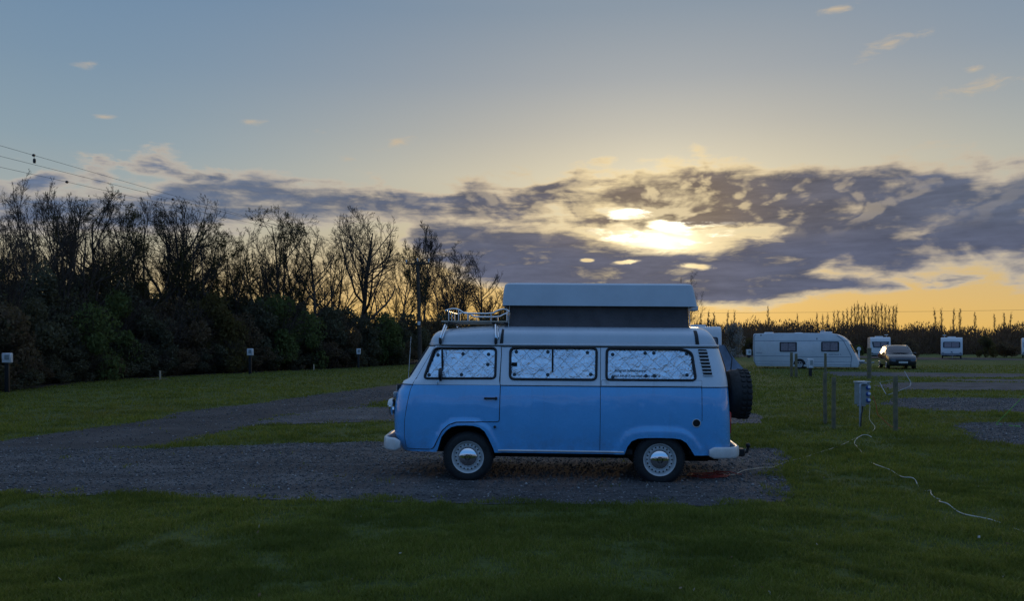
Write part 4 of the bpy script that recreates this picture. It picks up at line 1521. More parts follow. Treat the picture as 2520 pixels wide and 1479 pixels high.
def leaf_mat(name, c0, c1, c2, tl=.3):
    m = bpy.data.materials.new(name)
    m.use_nodes = True
    t = NT(m.node_tree)
    m.node_tree.nodes.remove(m.node_tree.nodes['Principled BSDF'])
    at_ = t.n('ShaderNodeAttribute', attribute_name='rnd')
    tc = t.n('ShaderNodeTexCoord').outputs['Object']
    c = t.ramp(at_.outputs['Fac'], [(0, c0), (.6, c1), (1, c2)])
    c = t.mix(t.m('MULTIPLY', t.ss(t.noise(tc, 1.1, 4), .4, .65), .5), c, c0)
    di = t.n('ShaderNodeBsdfDiffuse'); t.put(di.inputs[0], c)
    tr = t.n('ShaderNodeBsdfTranslucent'); t.put(tr.inputs[0], t.vm('MULTIPLY', c, (1.2, 1.2, .8)))
    mx = t.n('ShaderNodeMixShader'); mx.inputs[0].default_value = tl
    m.node_tree.links.new(di.outputs[0], mx.inputs[1]); m.node_tree.links.new(tr.outputs[0], mx.inputs[2])
    m.node_tree.links.new(mx.outputs[0], m.node_tree.nodes['Material Output'].inputs[0])
    return m


LEAF = {'ivy': leaf_mat('ivy_leaves', (.085, .080, .056), (.125, .118, .076), (.165, .155, .095), .32),
        'green': leaf_mat('hedge_leaves', (.080, .098, .040), (.125, .155, .055), (.165, .19, .075), .35),
        'brown': leaf_mat('brown_twig_leaves', (.105, .074, .052), (.15, .108, .070), (.19, .145, .085), .35),
        'olive': leaf_mat('olive_leaves', (.085, .068, .030), (.125, .10, .040), (.15, .125, .05), .3),
        'bud': leaf_mat('young_leaves', (.060, .062, .020), (.095, .090, .028), (.13, .10, .035), .45),
        'blossom': leaf_mat('blossom', (.16, .15, .14), (.30, .28, .27), (.46, .43, .42), .3),
        'wood': leaf_mat('far_twigs', (.085, .055, .042), (.125, .085, .060), (.16, .115, .07), .3)}


def unit(v): return v / (np.linalg.norm(v, axis=-1, keepdims=True) + 1e-9)


def branch_level(rng, PP, RR_, k, ang, lf, P_, trop, wander, t0=.25, t1=1.0, rf=.55):
    """PP (N,p,3) parents, RR_ (N,p) radii -> children points and radii"""
    N, p, _ = PP.shape
    t = t0 + (t1 - t0) * (np.arange(k)[None] + rng.random((N, k))) / k
    f = t * (p - 1)
    i = np.minimum(f.astype(int), p - 2)
    fr = (f - i)[..., None]
    ar = np.arange(N)[:, None]
    base = PP[ar, i] * (1 - fr) + PP[ar, i + 1] * fr
    br = RR_[ar, i] * (1 - fr[..., 0]) + RR_[ar, i + 1] * fr[..., 0]
    d = unit(PP[ar, i + 1] - PP[ar, i])
    L = np.linalg.norm(PP[:, 1:] - PP[:, :-1], axis=2).sum(1)[:, None]
    ref = unit(rng.normal(size=d.shape))
    s = unit(np.cross(d, ref))
    a = R(ang) * (.65 + .7 * rng.random((N, k)))[..., None]
    dr = unit(d * np.cos(a) + s * np.sin(a))
    ln = L * lf * (1.15 - .65 * t) * (.6 + .8 * rng.random((N, k)))
    n = N * k
    base, dr, ln, br = base.reshape(n, 3), dr.reshape(n, 3), ln.reshape(n), br.reshape(n)
    pts = [base]
    st = ln / (P_ - 1)
    for j in range(P_ - 1):
        dr = unit(dr + rng.normal(size=dr.shape) * wander + np.array([0, 0, trop]))
        pts.append(pts[-1] + dr * st[:, None])
    r0 = np.maximum(br * rf, .004)
    rr = r0[:, None] * np.linspace(1, .45, P_)[None]
    return np.stack(pts, 1), rr


def tubes_np(PP, RR_, sides, rmin):
    N, p, _ = PP.shape
    t = np.gradient(PP, axis=1)
    t = unit(t)
    ref = np.where(np.abs(t[..., 2:3]) < .9, np.array([0, 0, 1.0]), np.array([1.0, 0, 0]))
    a = unit(np.cross(t, ref)); b = np.cross(t, a)
    th = np.arange(sides) * 2 * np.pi / sides
    r = np.maximum(RR_, rmin)[..., None, None]
    V = PP[:, :, None] + r * (a[:, :, None] * np.cos(th)[:, None] + b[:, :, None] * np.sin(th)[:, None])
    idx = np.arange(N * p * sides).reshape(N, p, sides)
    nx_ = np.roll(idx, -1, 2)
    Fq_ = np.stack([idx[:, :-1], nx_[:, :-1], nx_[:, 1:], idx[:, 1:]], -1).reshape(-1, 4)
    return V.reshape(-1, 3), Fq_


def cat_mesh(parts):
    V, F_, k = [], [], 0
    for v, f in parts:
        V.append(v); F_.append(f + k); k += len(v)
    return np.concatenate(V), np.concatenate(F_)


def leaf_quads(rng, C, size, flat=0.0):
    N = len(C)
    a = unit(rng.normal(size=(N, 3)))
    b = unit(np.cross(a, rng.normal(size=(N, 3))))
    s = size * (.5 + rng.random((N, 1)))
    V = np.stack([C - a * s, C + b * s * .55, C + a * s, C - b * s * .55], 1).reshape(-1, 3)
    return V, np.arange(N * 4).reshape(N, 4), np.repeat(rng.random(N), 4)


def bare_tree(seed, Ht=10, stems=1, k=(13, 7, 6, 4), ang=(42, 40, 42, 40), trop=(.10, .06, .05, .03), r0=.16, spread=1.0, t0=.28, lf=(.48, .46, .5, .44), twig=TWIG, buds=0, wander=.13, rmin=.0065, lean=.0, env=(.30, .58, .42)):
    """-> (trunk mesh, crown mesh, leaf mesh or None), height Ht"""
    rng = np.random.default_rng(seed)
    P0_, p = [], 9
    tr = []
    for s in range(stems):
        d = np.array([rng.normal() * .16 * (stems > 1) + lean, rng.normal() * .16 * (stems > 1), 1.0])
        q = np.array([rng.normal() * .15 * (stems > 1), rng.normal() * .15 * (stems > 1), -.05])
        pts = [q]
        for j in range(p - 1):
            d = d + np.append(rng.normal(size=2) * .09, 0) + np.array([0, 0, .06])
            d = d / np.linalg.norm(d)
            pts.append(pts[-1] + d * Ht * .80 / (p - 1) * (1 if s == 0 else .75 + .25 * rng.random()))
        tr.append(pts)
    T0 = np.array(tr)
    R0 = r0 / stems ** .35 * np.linspace(1.15, .18, p)[None].repeat(stems, 0)
    l1, r1 = branch_level(rng, T0, R0, k[0], ang[0], lf[0] * spread, 6, trop[0], wander, t0, 1.0, .6)
    l2, r2 = branch_level(rng, l1, r1, k[1], ang[1], lf[1], 5, trop[1], wander, .25, 1.0, .6)
    l3, r3 = branch_level(rng, l2, r2, k[2], ang[2], lf[2], 4, trop[2], wander, .2, 1.0, .6)
    l4, r4 = branch_level(rng, l3, r3, k[3], ang[3], lf[3], 3, trop[3], wander, .2, 1.0, .7)
    top = l4[..., 2].max()
    tv, tf = cat_mesh([tubes_np(T0, R0, 7, .02), tubes_np(l1, r1, 5, .014)])
    cv, cf = cat_mesh([tubes_np(l2, r2, 4, rmin * 1.1), tubes_np(l3, r3, 3, rmin), tubes_np(l4, r4, 3, rmin * .85)])
    q = Ht / top
    ea, ez, eb = env

    def warp(v):
        # long shoots are drawn in to a rounded crown
        v = v * q / Ht
        d = v - np.array([0, 0, ez])
        rx = np.hypot(d[:, 0], d[:, 1]) / ea
        n_ = np.where(d[:, 2] > 0, np.hypot(rx, d[:, 2] / eb), rx)
        f = np.where(n_ > .8, (.8 + .55 * (n_ - .8)) / np.maximum(n_, 1e-6), 1.0)
        o = d * np.stack([f, f, np.where(d[:, 2] > 0, f, 1.0)], 1) + np.array([0, 0, ez])
        return o * Ht
    l4w = warp(l4.reshape(-1, 3)).reshape(l4.shape)
    zs = Ht / l4w[..., 2].max()
    zsc = np.array([1, 1, zs])
    tm = np_mesh('trunk', warp(tv) * zsc, tf, BARK, parent=False, smooth=True)
    cm = np_mesh('crown', warp(cv) * zsc, cf, twig, parent=False)
    lm = None
    if buds:
        e_ = l4w[:, -1] * zsc
        sel = rng.random(len(e_)) < buds
        C = np.repeat(e_[sel], 2, 0) + rng.normal(size=(2 * sel.sum(), 3)) * .05
        v, f, r = leaf_quads(rng, C, .045)
        lm = np_mesh('foliage', v, f, LEAF['bud'], parent=False, attr=r)
    return tm, cm, lm


def clump_leaves(seed, w, h, n, size, base=.0, nblob=16, hollow=.55):
    """leaf positions over many overlapping lumps; w, h metres"""
    rng = np.random.default_rng(seed)
    C = []
    for _ in range(nblob):
        zc = base + (h - base) * (.12 + .80 * rng.random())
        f = math.sqrt(max(.05, 1 - ((zc - h * .42) / (h * .62)) ** 2))
        a = rng.random() * 6.28
        rad = w * .5 * f * rng.random() ** .6
        c = np.array([rad * math.cos(a), rad * math.sin(a), zc])
        s = np.array([w, w, h * .9]) * (.11 + .12 * rng.random())
        m = int(n / nblob)
        u = unit(rng.normal(size=(m, 3))) * (hollow + (1.15 - hollow) * rng.random((m, 1)) ** .7)
        C.append(c + u * s)
    C = np.concatenate(C)
    C = C[C[:, 2] > .03]
    return leaf_quads(rng, C, size)


def shrub_meshes(seed, w, h, n, size, leaf, stems=7):
    rng = np.random.default_rng(seed + 100)
    v, f, r = clump_leaves(seed, w, h, n, size, nblob=22)
    fm_ = np_mesh('foliage', v, f, LEAF[leaf], parent=False, attr=r)
    S = []
    for s in range(stems):
        a = rng.random() * 6.28
        pts = [np.array([.1 * math.cos(a), .1 * math.sin(a), -.03])]
        d = np.array([math.cos(a) * .45, math.sin(a) * .45, 1.0]); d /= np.linalg.norm(d)
        for j in range(5):
            d = d + rng.normal(size=3) * .12 + np.array([0, 0, .05]); d /= np.linalg.norm(d)
            pts.append(pts[-1] + d * h * .18)
        S.append(pts)
    S = np.array(S)
    rr = (.035 * np.linspace(1, .3, 6))[None].repeat(stems, 0)
    l1, r1 = branch_level(rng, S, rr, 7, 45, .5, 4, .04, .15)
    l2, r2 = branch_level(rng, l1, r1, 5, 42, .6, 3, .04, .15)
    sv, sf = cat_mesh([tubes_np(S, rr, 5, .012), tubes_np(l1, r1, 3, .009), tubes_np(l2, r2, 3, .008)])
    return np_mesh('stem', sv, sf, BARK, parent=False), fm_


def place(name, meshes, parts, loc, sc, rz, label, cat, group=None):
    o = thing(name, label, cat, loc, (0, 0, rz), group)
    o.scale = (sc[0], sc[0], sc[1])
    for me, pn in zip(meshes, parts):
        if me is not None: link(pn, me, o)
    return o


def col_point(px, d):
    Y = belt_Y(px) + d
    return ((px - CX) * Y / F, Y, 0)


KT = [bare_tree(1, 10, 1, (14, 7, 6, 6), trop=(.12, .10, .10, .08), r0=.15, env=(.26, .58, .42)),
      bare_tree(2, 10, 2, (10, 7, 6, 6), trop=(.10, .08, .08, .05), r0=.15, env=(.30, .55, .45), buds=.10, twig=TWIG2),
      bare_tree(3, 10, 3, (8, 6, 6, 6), ang=(30, 34, 38, 38), trop=(.20, .14, .12, .10), r0=.13, env=(.22, .55, .45)),
      bare_tree(4, 10, 1, (12, 8, 6, 6), ang=(52, 46, 42, 38), trop=(.13, .10, .10, .08), r0=.17, spread=1.0, t0=.26, lf=(.56, .5, .5, .42), env=(.36, .62, .38)),
      bare_tree(5, 10, 2, (11, 7, 6, 6), ang=(38, 38, 42, 40), trop=(.16, .1, .06, .04), r0=.14, buds=.22, twig=TWIG2),
      bare_tree(6, 10, 1, (17, 7, 6, 6), ang=(34, 34, 36, 36), trop=(.20, .16, .14, .12), r0=.13, t0=.34, lf=(.50, .45, .45, .42), env=(.23, .62, .38)),
      bare_tree(9, 10, 4, (10, 7, 6, 5), ang=(46, 40, 38, 36), trop=(.13, .11, .10, .10), r0=.11, t0=.10, spread=1.15, env=(.46, .52, .48), rmin=.0095),
      bare_tree(10, 10, 2, (13, 8, 6, 6), ang=(32, 34, 36, 34), trop=(.18, .14, .12, .12), r0=.12, t0=.30, env=(.25, .62, .38), rmin=.0095),
      bare_tree(7, 10, 4, (9, 7, 6, 6), ang=(40, 42, 44, 42), trop=(.12, .06, .04, .02), r0=.12, spread=1.1, t0=.10, env=(.38, .50, .50))]
TP = ('trunk', 'crown', 'foliage')

trees = [  # px, top y, depth behind the belt edge, kind, label
    (-60, 480, 4, 1, None), (22, 505, 3, 2, 'slim bare tree at the left edge, its twigs below the lowest cable'), (72, 470, 6, 0, 'bare tree left of the tallest thin tree in the belt'),
    (125, 424, 5, 2, 'tall thin bare tree on the left reaching up to the lower power cable'), (166, 455, 7, 5, None), (212, 480, 4, 1, None), (256, 458, 6, 0, 'forked bare tree whose tip stands between two tall leafless clumps on the left'),
    (312, 470, 7, 2, None), (348, 482, 4, 4, None), (388, 466, 6, 3, 'wide bare tree with a dark knotted crown under the top cable'), (432, 482, 5, 0, None),
    (474, 502, 7, 1, None), (512, 528, 4, 4, None), (560, 562, 6, 1, None), (604, 576, 4, 4, None), (640, 548, 6, 2, None),
    (694, 508, 5, 1, 'tall budding tree right of the sagging cable ends, with a spreading feathery crown'), (734, 530, 7, 4, None), (772, 522, 5, 0, 'twiggy tree just left of the forked tree with two dark trunks'),
    (818, 562, 7, 1, None), (872, 520, 5, 3, 'big spreading bare tree with a leaning forked trunk against the glow'), (926, 518, 6, 5, 'tall straight-trunked bare tree beside the leaning forked one'),
    (978, 600, 9, 4, None), (1032, 536, 8, 7, 'open fan-shaped bare tree rising behind the utility pole'), (1088, 622, 5, 2, None),
    (1134, 588, 6, 6, 'dense round bare tree with many upright stems right of the utility pole'), (1178, 612, 9, 0, None), (1212, 690, 5, 6, 'low bare tree at the right end of the belt behind the roof rack'),
    (50, 560, 10, 4, None), (150, 560, 10, 1, None), (290, 560, 10, 2, None), (455, 590, 9, 0, None), (716, 620, 10, 1, None), (790, 640, 11, 0, None), (230, 580, 11, 3, None), (410, 580, 11, 1, None), (540, 620, 10, 0, None), (660, 630, 11, 3, None), (1110, 660, 11, 1, None), (1250, 720, 6, 4, None)]
rngp = random.Random(3)
TANGLE = 'leafless tree in the dense tangle of the belt, twigs crossing its neighbours'
for px, ty, d, k, lab in trees:
    x, y, _ = col_point(px, d)
    hh = H + (HOR - ty) * y / F
    place('bare_tree', KT[k], TP, (x, y, 0), (hh / 10 * rngp.uniform(.85, 1.05) * 1.0, hh / 10), rngp.uniform(0, 6.28), lab or TANGLE, 'tree', 'bare trees of the belt')


def ivy_tree(seed):
    tm, cm, lm = bare_tree(seed, 6, 2, (9, 6, 5, 3), r0=.14, t0=.15, env=(.34, .5, .5))
    v, f, r = clump_leaves(seed, 3.4, 6.0, 8500, .10, base=.3, nblob=26, hollow=.3)
    return tm, cm, np_mesh('foliage', v, f, LEAF['ivy'], parent=False, attr=r)


KI = [ivy_tree(s) for s in (41, 42, 43)]
ivy = [(-90, 650), (-20, 672), (48, 700), (108, 668), (172, 690), (236, 676), (292, 705), (352, 700), (420, 725), (486, 712), (540, 728), (600, 735), (668, 735), (730, 742), (800, 760), (1240, 770)]
for i, (px, ty) in enumerate(ivy):
    x, y, _ = col_point(px, 4.2 + 1.6 * (i % 3))
    hh = H + (HOR - ty) * y / F
    place('ivy_clad_tree', KI[i % 3], TP, (x, y, 0), (hh / 6 * 1.05, hh / 6), rngp.uniform(0, 6.28), 'dark ivy-clad tree, nearly black, filling the middle of the tree belt', 'tree', 'ivy-clad trees of the belt')

KS = {'green': [shrub_meshes(61, 3.4, 3.0, 8000, .075, 'green'), shrub_meshes(62, 3.0, 3.2, 8000, .075, 'green')],
      'brown': [shrub_meshes(63, 3.2, 3.0, 6500, .075, 'brown'), shrub_meshes(64, 3.2, 2.8, 6500, .07, 'brown')],
      'olive': [shrub_meshes(65, 3.0, 3.2, 7000, .075, 'olive')], 'ivy': [shrub_meshes(66, 3.3, 3.0, 8000, .08, 'ivy'), shrub_meshes(67, 3.3, 3.0, 8000, .08, 'ivy')],
      'blossom': [shrub_meshes(68, 3.0, 3.2, 6000, .07, 'blossom')]}
SP = ('stem', 'foliage')
shrubs = [(-330, 700, 'ivy', None), (-190, 705, 'brown', None), (-95, 715, 'ivy', None), (-25, 735, 'brown', 'brown shrub behind the hookup post at the far left'), (55, 745, 'ivy', None), (120, 750, 'ivy', None),
          (196, 728, 'green', 'rounded green shrub, the lightest of the dark ones at the left of the belt'), (262, 738, 'green', None), (330, 752, 'ivy', None), (384, 770, 'ivy', None), (432, 740, 'brown', None), (476, 770, 'ivy', None),
          (528, 745, 'olive', 'rusty olive shrub just left of the slim black hookup post'), (580, 765, 'brown', None), (622, 748, 'ivy', None), (672, 745, 'green', 'broad green shrub right of the slim black hookup post'), (728, 752, 'green', None),
          (786, 766, 'ivy', None), (828, 775, 'brown', None), (876, 768, 'ivy', None), (926, 752, 'green', 'pale-tipped green shrub behind the small hookup post by the track'), (962, 778, 'ivy', None), (1004, 776, 'ivy', None),
          (1050, 782, 'brown', None), (1096, 778, 'ivy', None), (1150, 780, 'brown', None), (1210, 776, 'ivy', None), (1275, 778, 'brown', None), (1350, 782, 'ivy', None)]
shb = {'green': 'dark green shrub at the foot of the tree belt', 'ivy': 'almost black evergreen shrub at the foot of the tree belt', 'brown': 'dull brown twiggy shrub at the foot of the tree belt', 'olive': 'olive shrub at the foot of the tree belt'}
for i, (px, ty, kd, lab) in enumerate(shrubs):
    x, y, _ = col_point(px, 2.2 + .6 * (i % 3))
    hh = H + (HOR - ty) * y / F
    ks = KS[kd]
    wd = (64 if px > 0 else 90) * y / F / 3.0 * 1.25
    place('belt_shrub', ks[i % len(ks)], SP, (x, y, 0), (max(wd, hh / 3 * .75), hh / 3), rngp.uniform(0, 6.28), lab or shb[kd], 'shrub', 'shrubs along the tree belt, ' + kd)
# low undergrowth in front of them
for i, px in enumerate(range(-160, 1260, 46)):
    x, y, _ = col_point(px + rngp.uniform(-12, 12), 1.3 + rngp.uniform(0, .6))
    ks = KS[('ivy', 'brown', 'ivy', 'ivy')[i % 4]]
    s_ = rngp.uniform(.36, .58) * (.75 + y / 110)
    place('low_bush', ks[i % 2], SP, (x, y, 0), (s_ * 1.3, s_), rngp.uniform(0, 6.28), 'low dark bush along the grass edge of the tree belt', 'bush', 'low bushes along the belt')

# small bare tree seen over the pop-up roof, the far wood, poplars
x, y, _ = at(1690, 848, 105)
place('bare_tree', KT[8], TP, (x, y, 0), (.85, (H + (HOR - 666) * y / F) / 10), 1.0, 'lone bare tree whose top shows over the rear of the pop-up roof', 'tree')


def far_wood():
    rng = np.random.default_rng(77)
    prof = [(900, 800), (1240, 792), (1640, 792), (1720, 776), (1800, 765), (1850, 772), (1900, 768), (1990, 768), (2050, 776), (2130, 776), (2210, 784), (2228, 790), (2270, 775), (2320, 772), (2380, 780), (2430, 784), (2500, 778), (2600, 774), (3200, 770)]
    PX, PY = [p[0] for p in prof], [p[1] for p in prof]
    VV, FF, RR_, k = [], [], [], 0
    for i in range(330):
        px = rng.uniform(900, 3000)
        Y = rng.uniform(135, 230)
        row = (Y - 135) / 95
        ty = np.interp(px, PX, PY) + (1 - row) * 30 + rng.uniform(-5, 16)
        h = H + (HOR - ty) * Y / F
        w = rng.uniform(5, 11)
        n = 850
        u = unit(rng.normal(size=(n, 3))); u[:, 2] = np.abs(u[:, 2])
        rad = (.45 + .6 * rng.random((n, 1)))
        C = u * rad * np.array([w / 2, w / 2, h * .92]) + np.array([(px - CX) * Y / F, Y, 0])
        # twig-like slivers that point up and out
        d = unit(u * np.array([.6, .6, 1]) + rng.normal(size=(n, 3)) * .35 + np.array([0, 0, .5]))
        s = unit(np.cross(d, rng.normal(size=(n, 3))))
        ln = rng.uniform(.4, 1.0, (n, 1)); wd = rng.uniform(.05, .15, (n, 1))
        v = np.stack([C - d * ln * .5 - s * wd, C - d * ln * .5 + s * wd, C + d * ln * .6], 1).reshape(-1, 3)
        VV.append(v); FF.append(np.arange(n * 3).reshape(n, 3) + k); k += n * 3
        RR_.append(np.repeat(np.clip(rng.random() * .6 + .4 * rng.random(n), 0, 1), 3))
    tag(np_mesh('far_wood', np.concatenate(VV), np.concatenate(FF), LEAF['wood'], attr=np.concatenate(RR_)), 'brown leafless wood along the horizon behind the caravans', 'wood', kind='stuff')


far_wood()


def poplar(seed):
    rng = np.random.default_rng(seed)
    T0 = np.array([[[0.02 * j * rng.normal(), .02 * j * rng.normal(), 15 * j / 7] for j in range(8)]])
    R0 = (.22 * np.linspace(1, .15, 8))[None]
    l1, r1 = branch_level(rng, T0, R0, 46, 26, .15, 5, .22, .08, .10, .98, .4)
    l2, r2 = branch_level(rng, l1, r1, 6, 26, .55, 3, .15, .1, .2, 1, .6)
    tv, tf = tubes_np(T0, R0, 6, .05)
    cv, cf = cat_mesh([tubes_np(l1, r1, 3, .03), tubes_np(l2, r2, 3, .026)])
    return np_mesh('trunk', tv, tf, BARK, parent=False), np_mesh('crown', cv, cf, TWIG2, parent=False)


KP = [poplar(s) for s in (1, 2, 3)]
pops = [(2052, 770), (2062, 766), (2074, 768), (2085, 764), (2094, 760), (2103, 754), (2111, 750), (2119, 756), (2127, 752), (2136, 758), (2145, 755), (2153, 752), (2161, 757), (2169, 752), (2178, 756), (2187, 759), (2197, 755), (2204, 757)]
for px, ty in pops:
    x, y, _ = at(px, 848, 300)
    h = H + (HOR - ty) * y / F
    place('poplar', KP[px % 3], ('trunk', 'crown'), (x, y, 0), (h / 15 * 1.05, h / 15), px * 1.7, 'tall narrow poplar in the close row on the horizon above the dark car', 'tree', 'poplars in the close row on the horizon')
litter()
for px, ty in [(2010, 770), (2024, 774), (2036, 771), (1724, 768), (1742, 764), (1756, 766), (1790, 766), (1806, 764), (1890, 754), (1962, 772), (2300, 760), (2316, 759), (2346, 760), (2362, 757), (2398, 766), (2446, 771), (2470, 768), (2486, 770)]:
    x, y, _ = at(px, 848, 310)
    h = H + (HOR - ty) * y / F
    place('poplar', KP[px % 3], ('trunk', 'crown'), (x, y, 0), (h / 15 * .95, h / 15 * .95), px * 1.3, 'thin bare tree standing up alone from the horizon wood', 'tree', 'lone thin trees along the horizon')

for px, ty, Yb, kd, wpx, nm, lab in [(1806, 803, 104, 'blossom', 56, 'blossoming_tree', 'pale blossoming tree left of the long white caravan'), (2236, 836, 92, 'brown', 44, 'round_bush', 'dark reddish bush right behind the dark car'),
                                     (2425, 832, 104, 'olive', 44, 'round_bush', 'round olive bush right of the white caravan on its own'), (2472, 842, 105, 'brown', 60, 'round_bush', 'spreading brown bush by the right edge beyond the far track'),
                                     (2100, 842, 100, 'green', 40, 'round_bush', 'dark green bush behind the small white sign'), (1845, 838, 112, 'olive', 46, 'round_bush', 'olive bush between blossoming tree and the long caravan'), (1770, 835, 118, 'brown', 60, 'round_bush', 'brown bush beyond the grey tent')]:
    x, y, _ = at(px, 848, Yb)
    h = H + (HOR - ty) * y / F
    place(nm, KS[kd][0], SP, (x, y, 0), (wpx * y / F / 3.2, h / 3), px * .7, lab, 'tree' if 'tree' in nm else 'bush')


def behind_camera():
    """trees at the photographer's back, which the van's paint and chrome reflect"""
    rng = np.random.default_rng(5)
    VV, FF, RR_, k = [], [], [], 0
    for i in range(70):
        x, y = -75 + 150 * i / 69 + rng.uniform(-2, 2), -34 + rng.uniform(-5, 3) - .0 * i
        h = rng.uniform(3.2, 5.0) + 1.2 * math.sin(i * .55) + (1.8 if i % 9 == 0 else 0)
        v, f, r = clump_leaves(200 + i, rng.uniform(4, 6.5), h, 500, .34, nblob=10)
        VV.append(v + np.array([x, y, 0])); FF.append(f + k); k += len(v); RR_.append(r)
    tag(np_mesh('treeline', np.concatenate(VV), np.concatenate(FF), LEAF['ivy'], attr=np.concatenate(RR_)), 'dark treeline across the field, mirrored in the paint and chrome', 'trees', kind='stuff')


behind_camera()

# ------------------------------------------------------------------ caravans, car and other things on the field
M['cwhite'] = mat('caravan_shell', (.60, .61, .62), .32, 0, .07, 1.2, coat=.3)
M['cstripe'] = mat('caravan_stripe', (.05, .10, .17), .4, 0, .2, 3)
M['cglass'] = mat('caravan_window', (.035, .04, .05), .06, 0, .3, 3)
M['curtain'] = mat('net_curtain', (.26, .22, .24), .9, 0, .25, 12)
M['alloy'] = mat('alloy_wheel', (.55, .56, .58), .3, .7, .1, 10)
M['carpaint'] = mat('dark_car_paint', (.018, .021, .028), .2, .2, .1, 3, coat=1.0)
M['carglass'] = mat('car_glass', (.020, .024, .030), .05, 0, .2, 3, spec=1.0)
M['plate'] = mat('number_plate', (.75, .74, .68), .4, 0, .05, 10)
M['post'] = mat('weathered_post', (.21, .17, .09), .9, 0, .4, 7, bump=.004, bscale=40, col2=(.11, .098, .06))
M['galv'] = mat('galvanised_steel', (.30, .32, .34), .45, .6, .25, 12)
M['box'] = mat('grey_plastic_box', (.26, .30, .30), .5, 0, .12, 8)
M['socket'] = mat('blue_socket', (.03, .10, .42), .35, 0, .2, 20)
M['sockw'] = mat('pale_socket', (.60, .63, .68), .4, 0, .1, 20)
M['orange'] = mat('orange_cable', (.55, .10, .03), .45, 0, .2, 12)
M['redc'] = mat('red_cable', (.34, .032, .018), .45, 0, .25, 12)
M['tan'] = mat('pale_cable', (.48, .38, .27), .5, 0, .15, 12)
M['whitec'] = mat('white_cable', (.55, .52, .46), .5, 0, .12, 12)
M['tent'] = mat('tent_fabric', (.16, .20, .27), .85, 0, .18, 3, bump=.02, bscale=3)
M['pole'] = mat('pole_timber', (.075, .055, .042), .9, 0, .35, 5, bump=.005, bscale=30)
M['wire'] = mat('cable_wire', (.05, .05, .055), .6, 0, .2, 3)
M['green'] = mat('green_guy_line', (.10, .42, .06), .6, 0, .2, 10)
M['wsign'] = mat('white_board', (.62, .64, .66), .5, 0, .12, 6)


def window(parent, c, w, h, fwd, up, name='window', frame=.045, curtain=True, corner=.08):
    """window flush on a wall: dark frame, glass and curtains; fwd = outward, up = wall up"""
    f, u = Vector(fwd).normalized(), Vector(up).normalized()
    r = u.cross(f).normalized()
    c = Vector(c)
    out = rpoly([(-w / 2, -h / 2), (w / 2, -h / 2), (w / 2, h / 2), (-w / 2, h / 2)], corner, 4)
    mb = MB()
    n = len(out)
    q = lambda a, b, o: c + r * a + u * b + f * o
    inn = [(a * (1 - 2 * frame / w), b * (1 - 2 * frame / h)) for a, b in out]
    mb.loft([[q(a, b, -.01) for a, b in out], [q(a, b, .025) for a, b in out], [q(a, b, .025) for a, b in inn], [q(a, b, .008) for a, b in inn]], closed=True)
    o = mb.build(name, M['rubber'], parent, angle=30)
    mb = MB()
    mb.add([q(a, b, .012) for a, b in inn], [tuple(range(n))])
    if curtain:
        for s in (-1, 1):
            rows = []
            for j in range(2):
                row = []
                for i in range(13):
                    a = s * (w * .012 + (w * .42 - w * .012) * i / 12)
                    row.append(q(a, (-.40 + .80 * j) * h, .016 + .004 * math.sin(i * 2.2)))
                rows.append(row)
            MB().loft(rows).build('curtain', M['curtain'], o)
    mb.build('pane', M['cglass'], o)
    return o


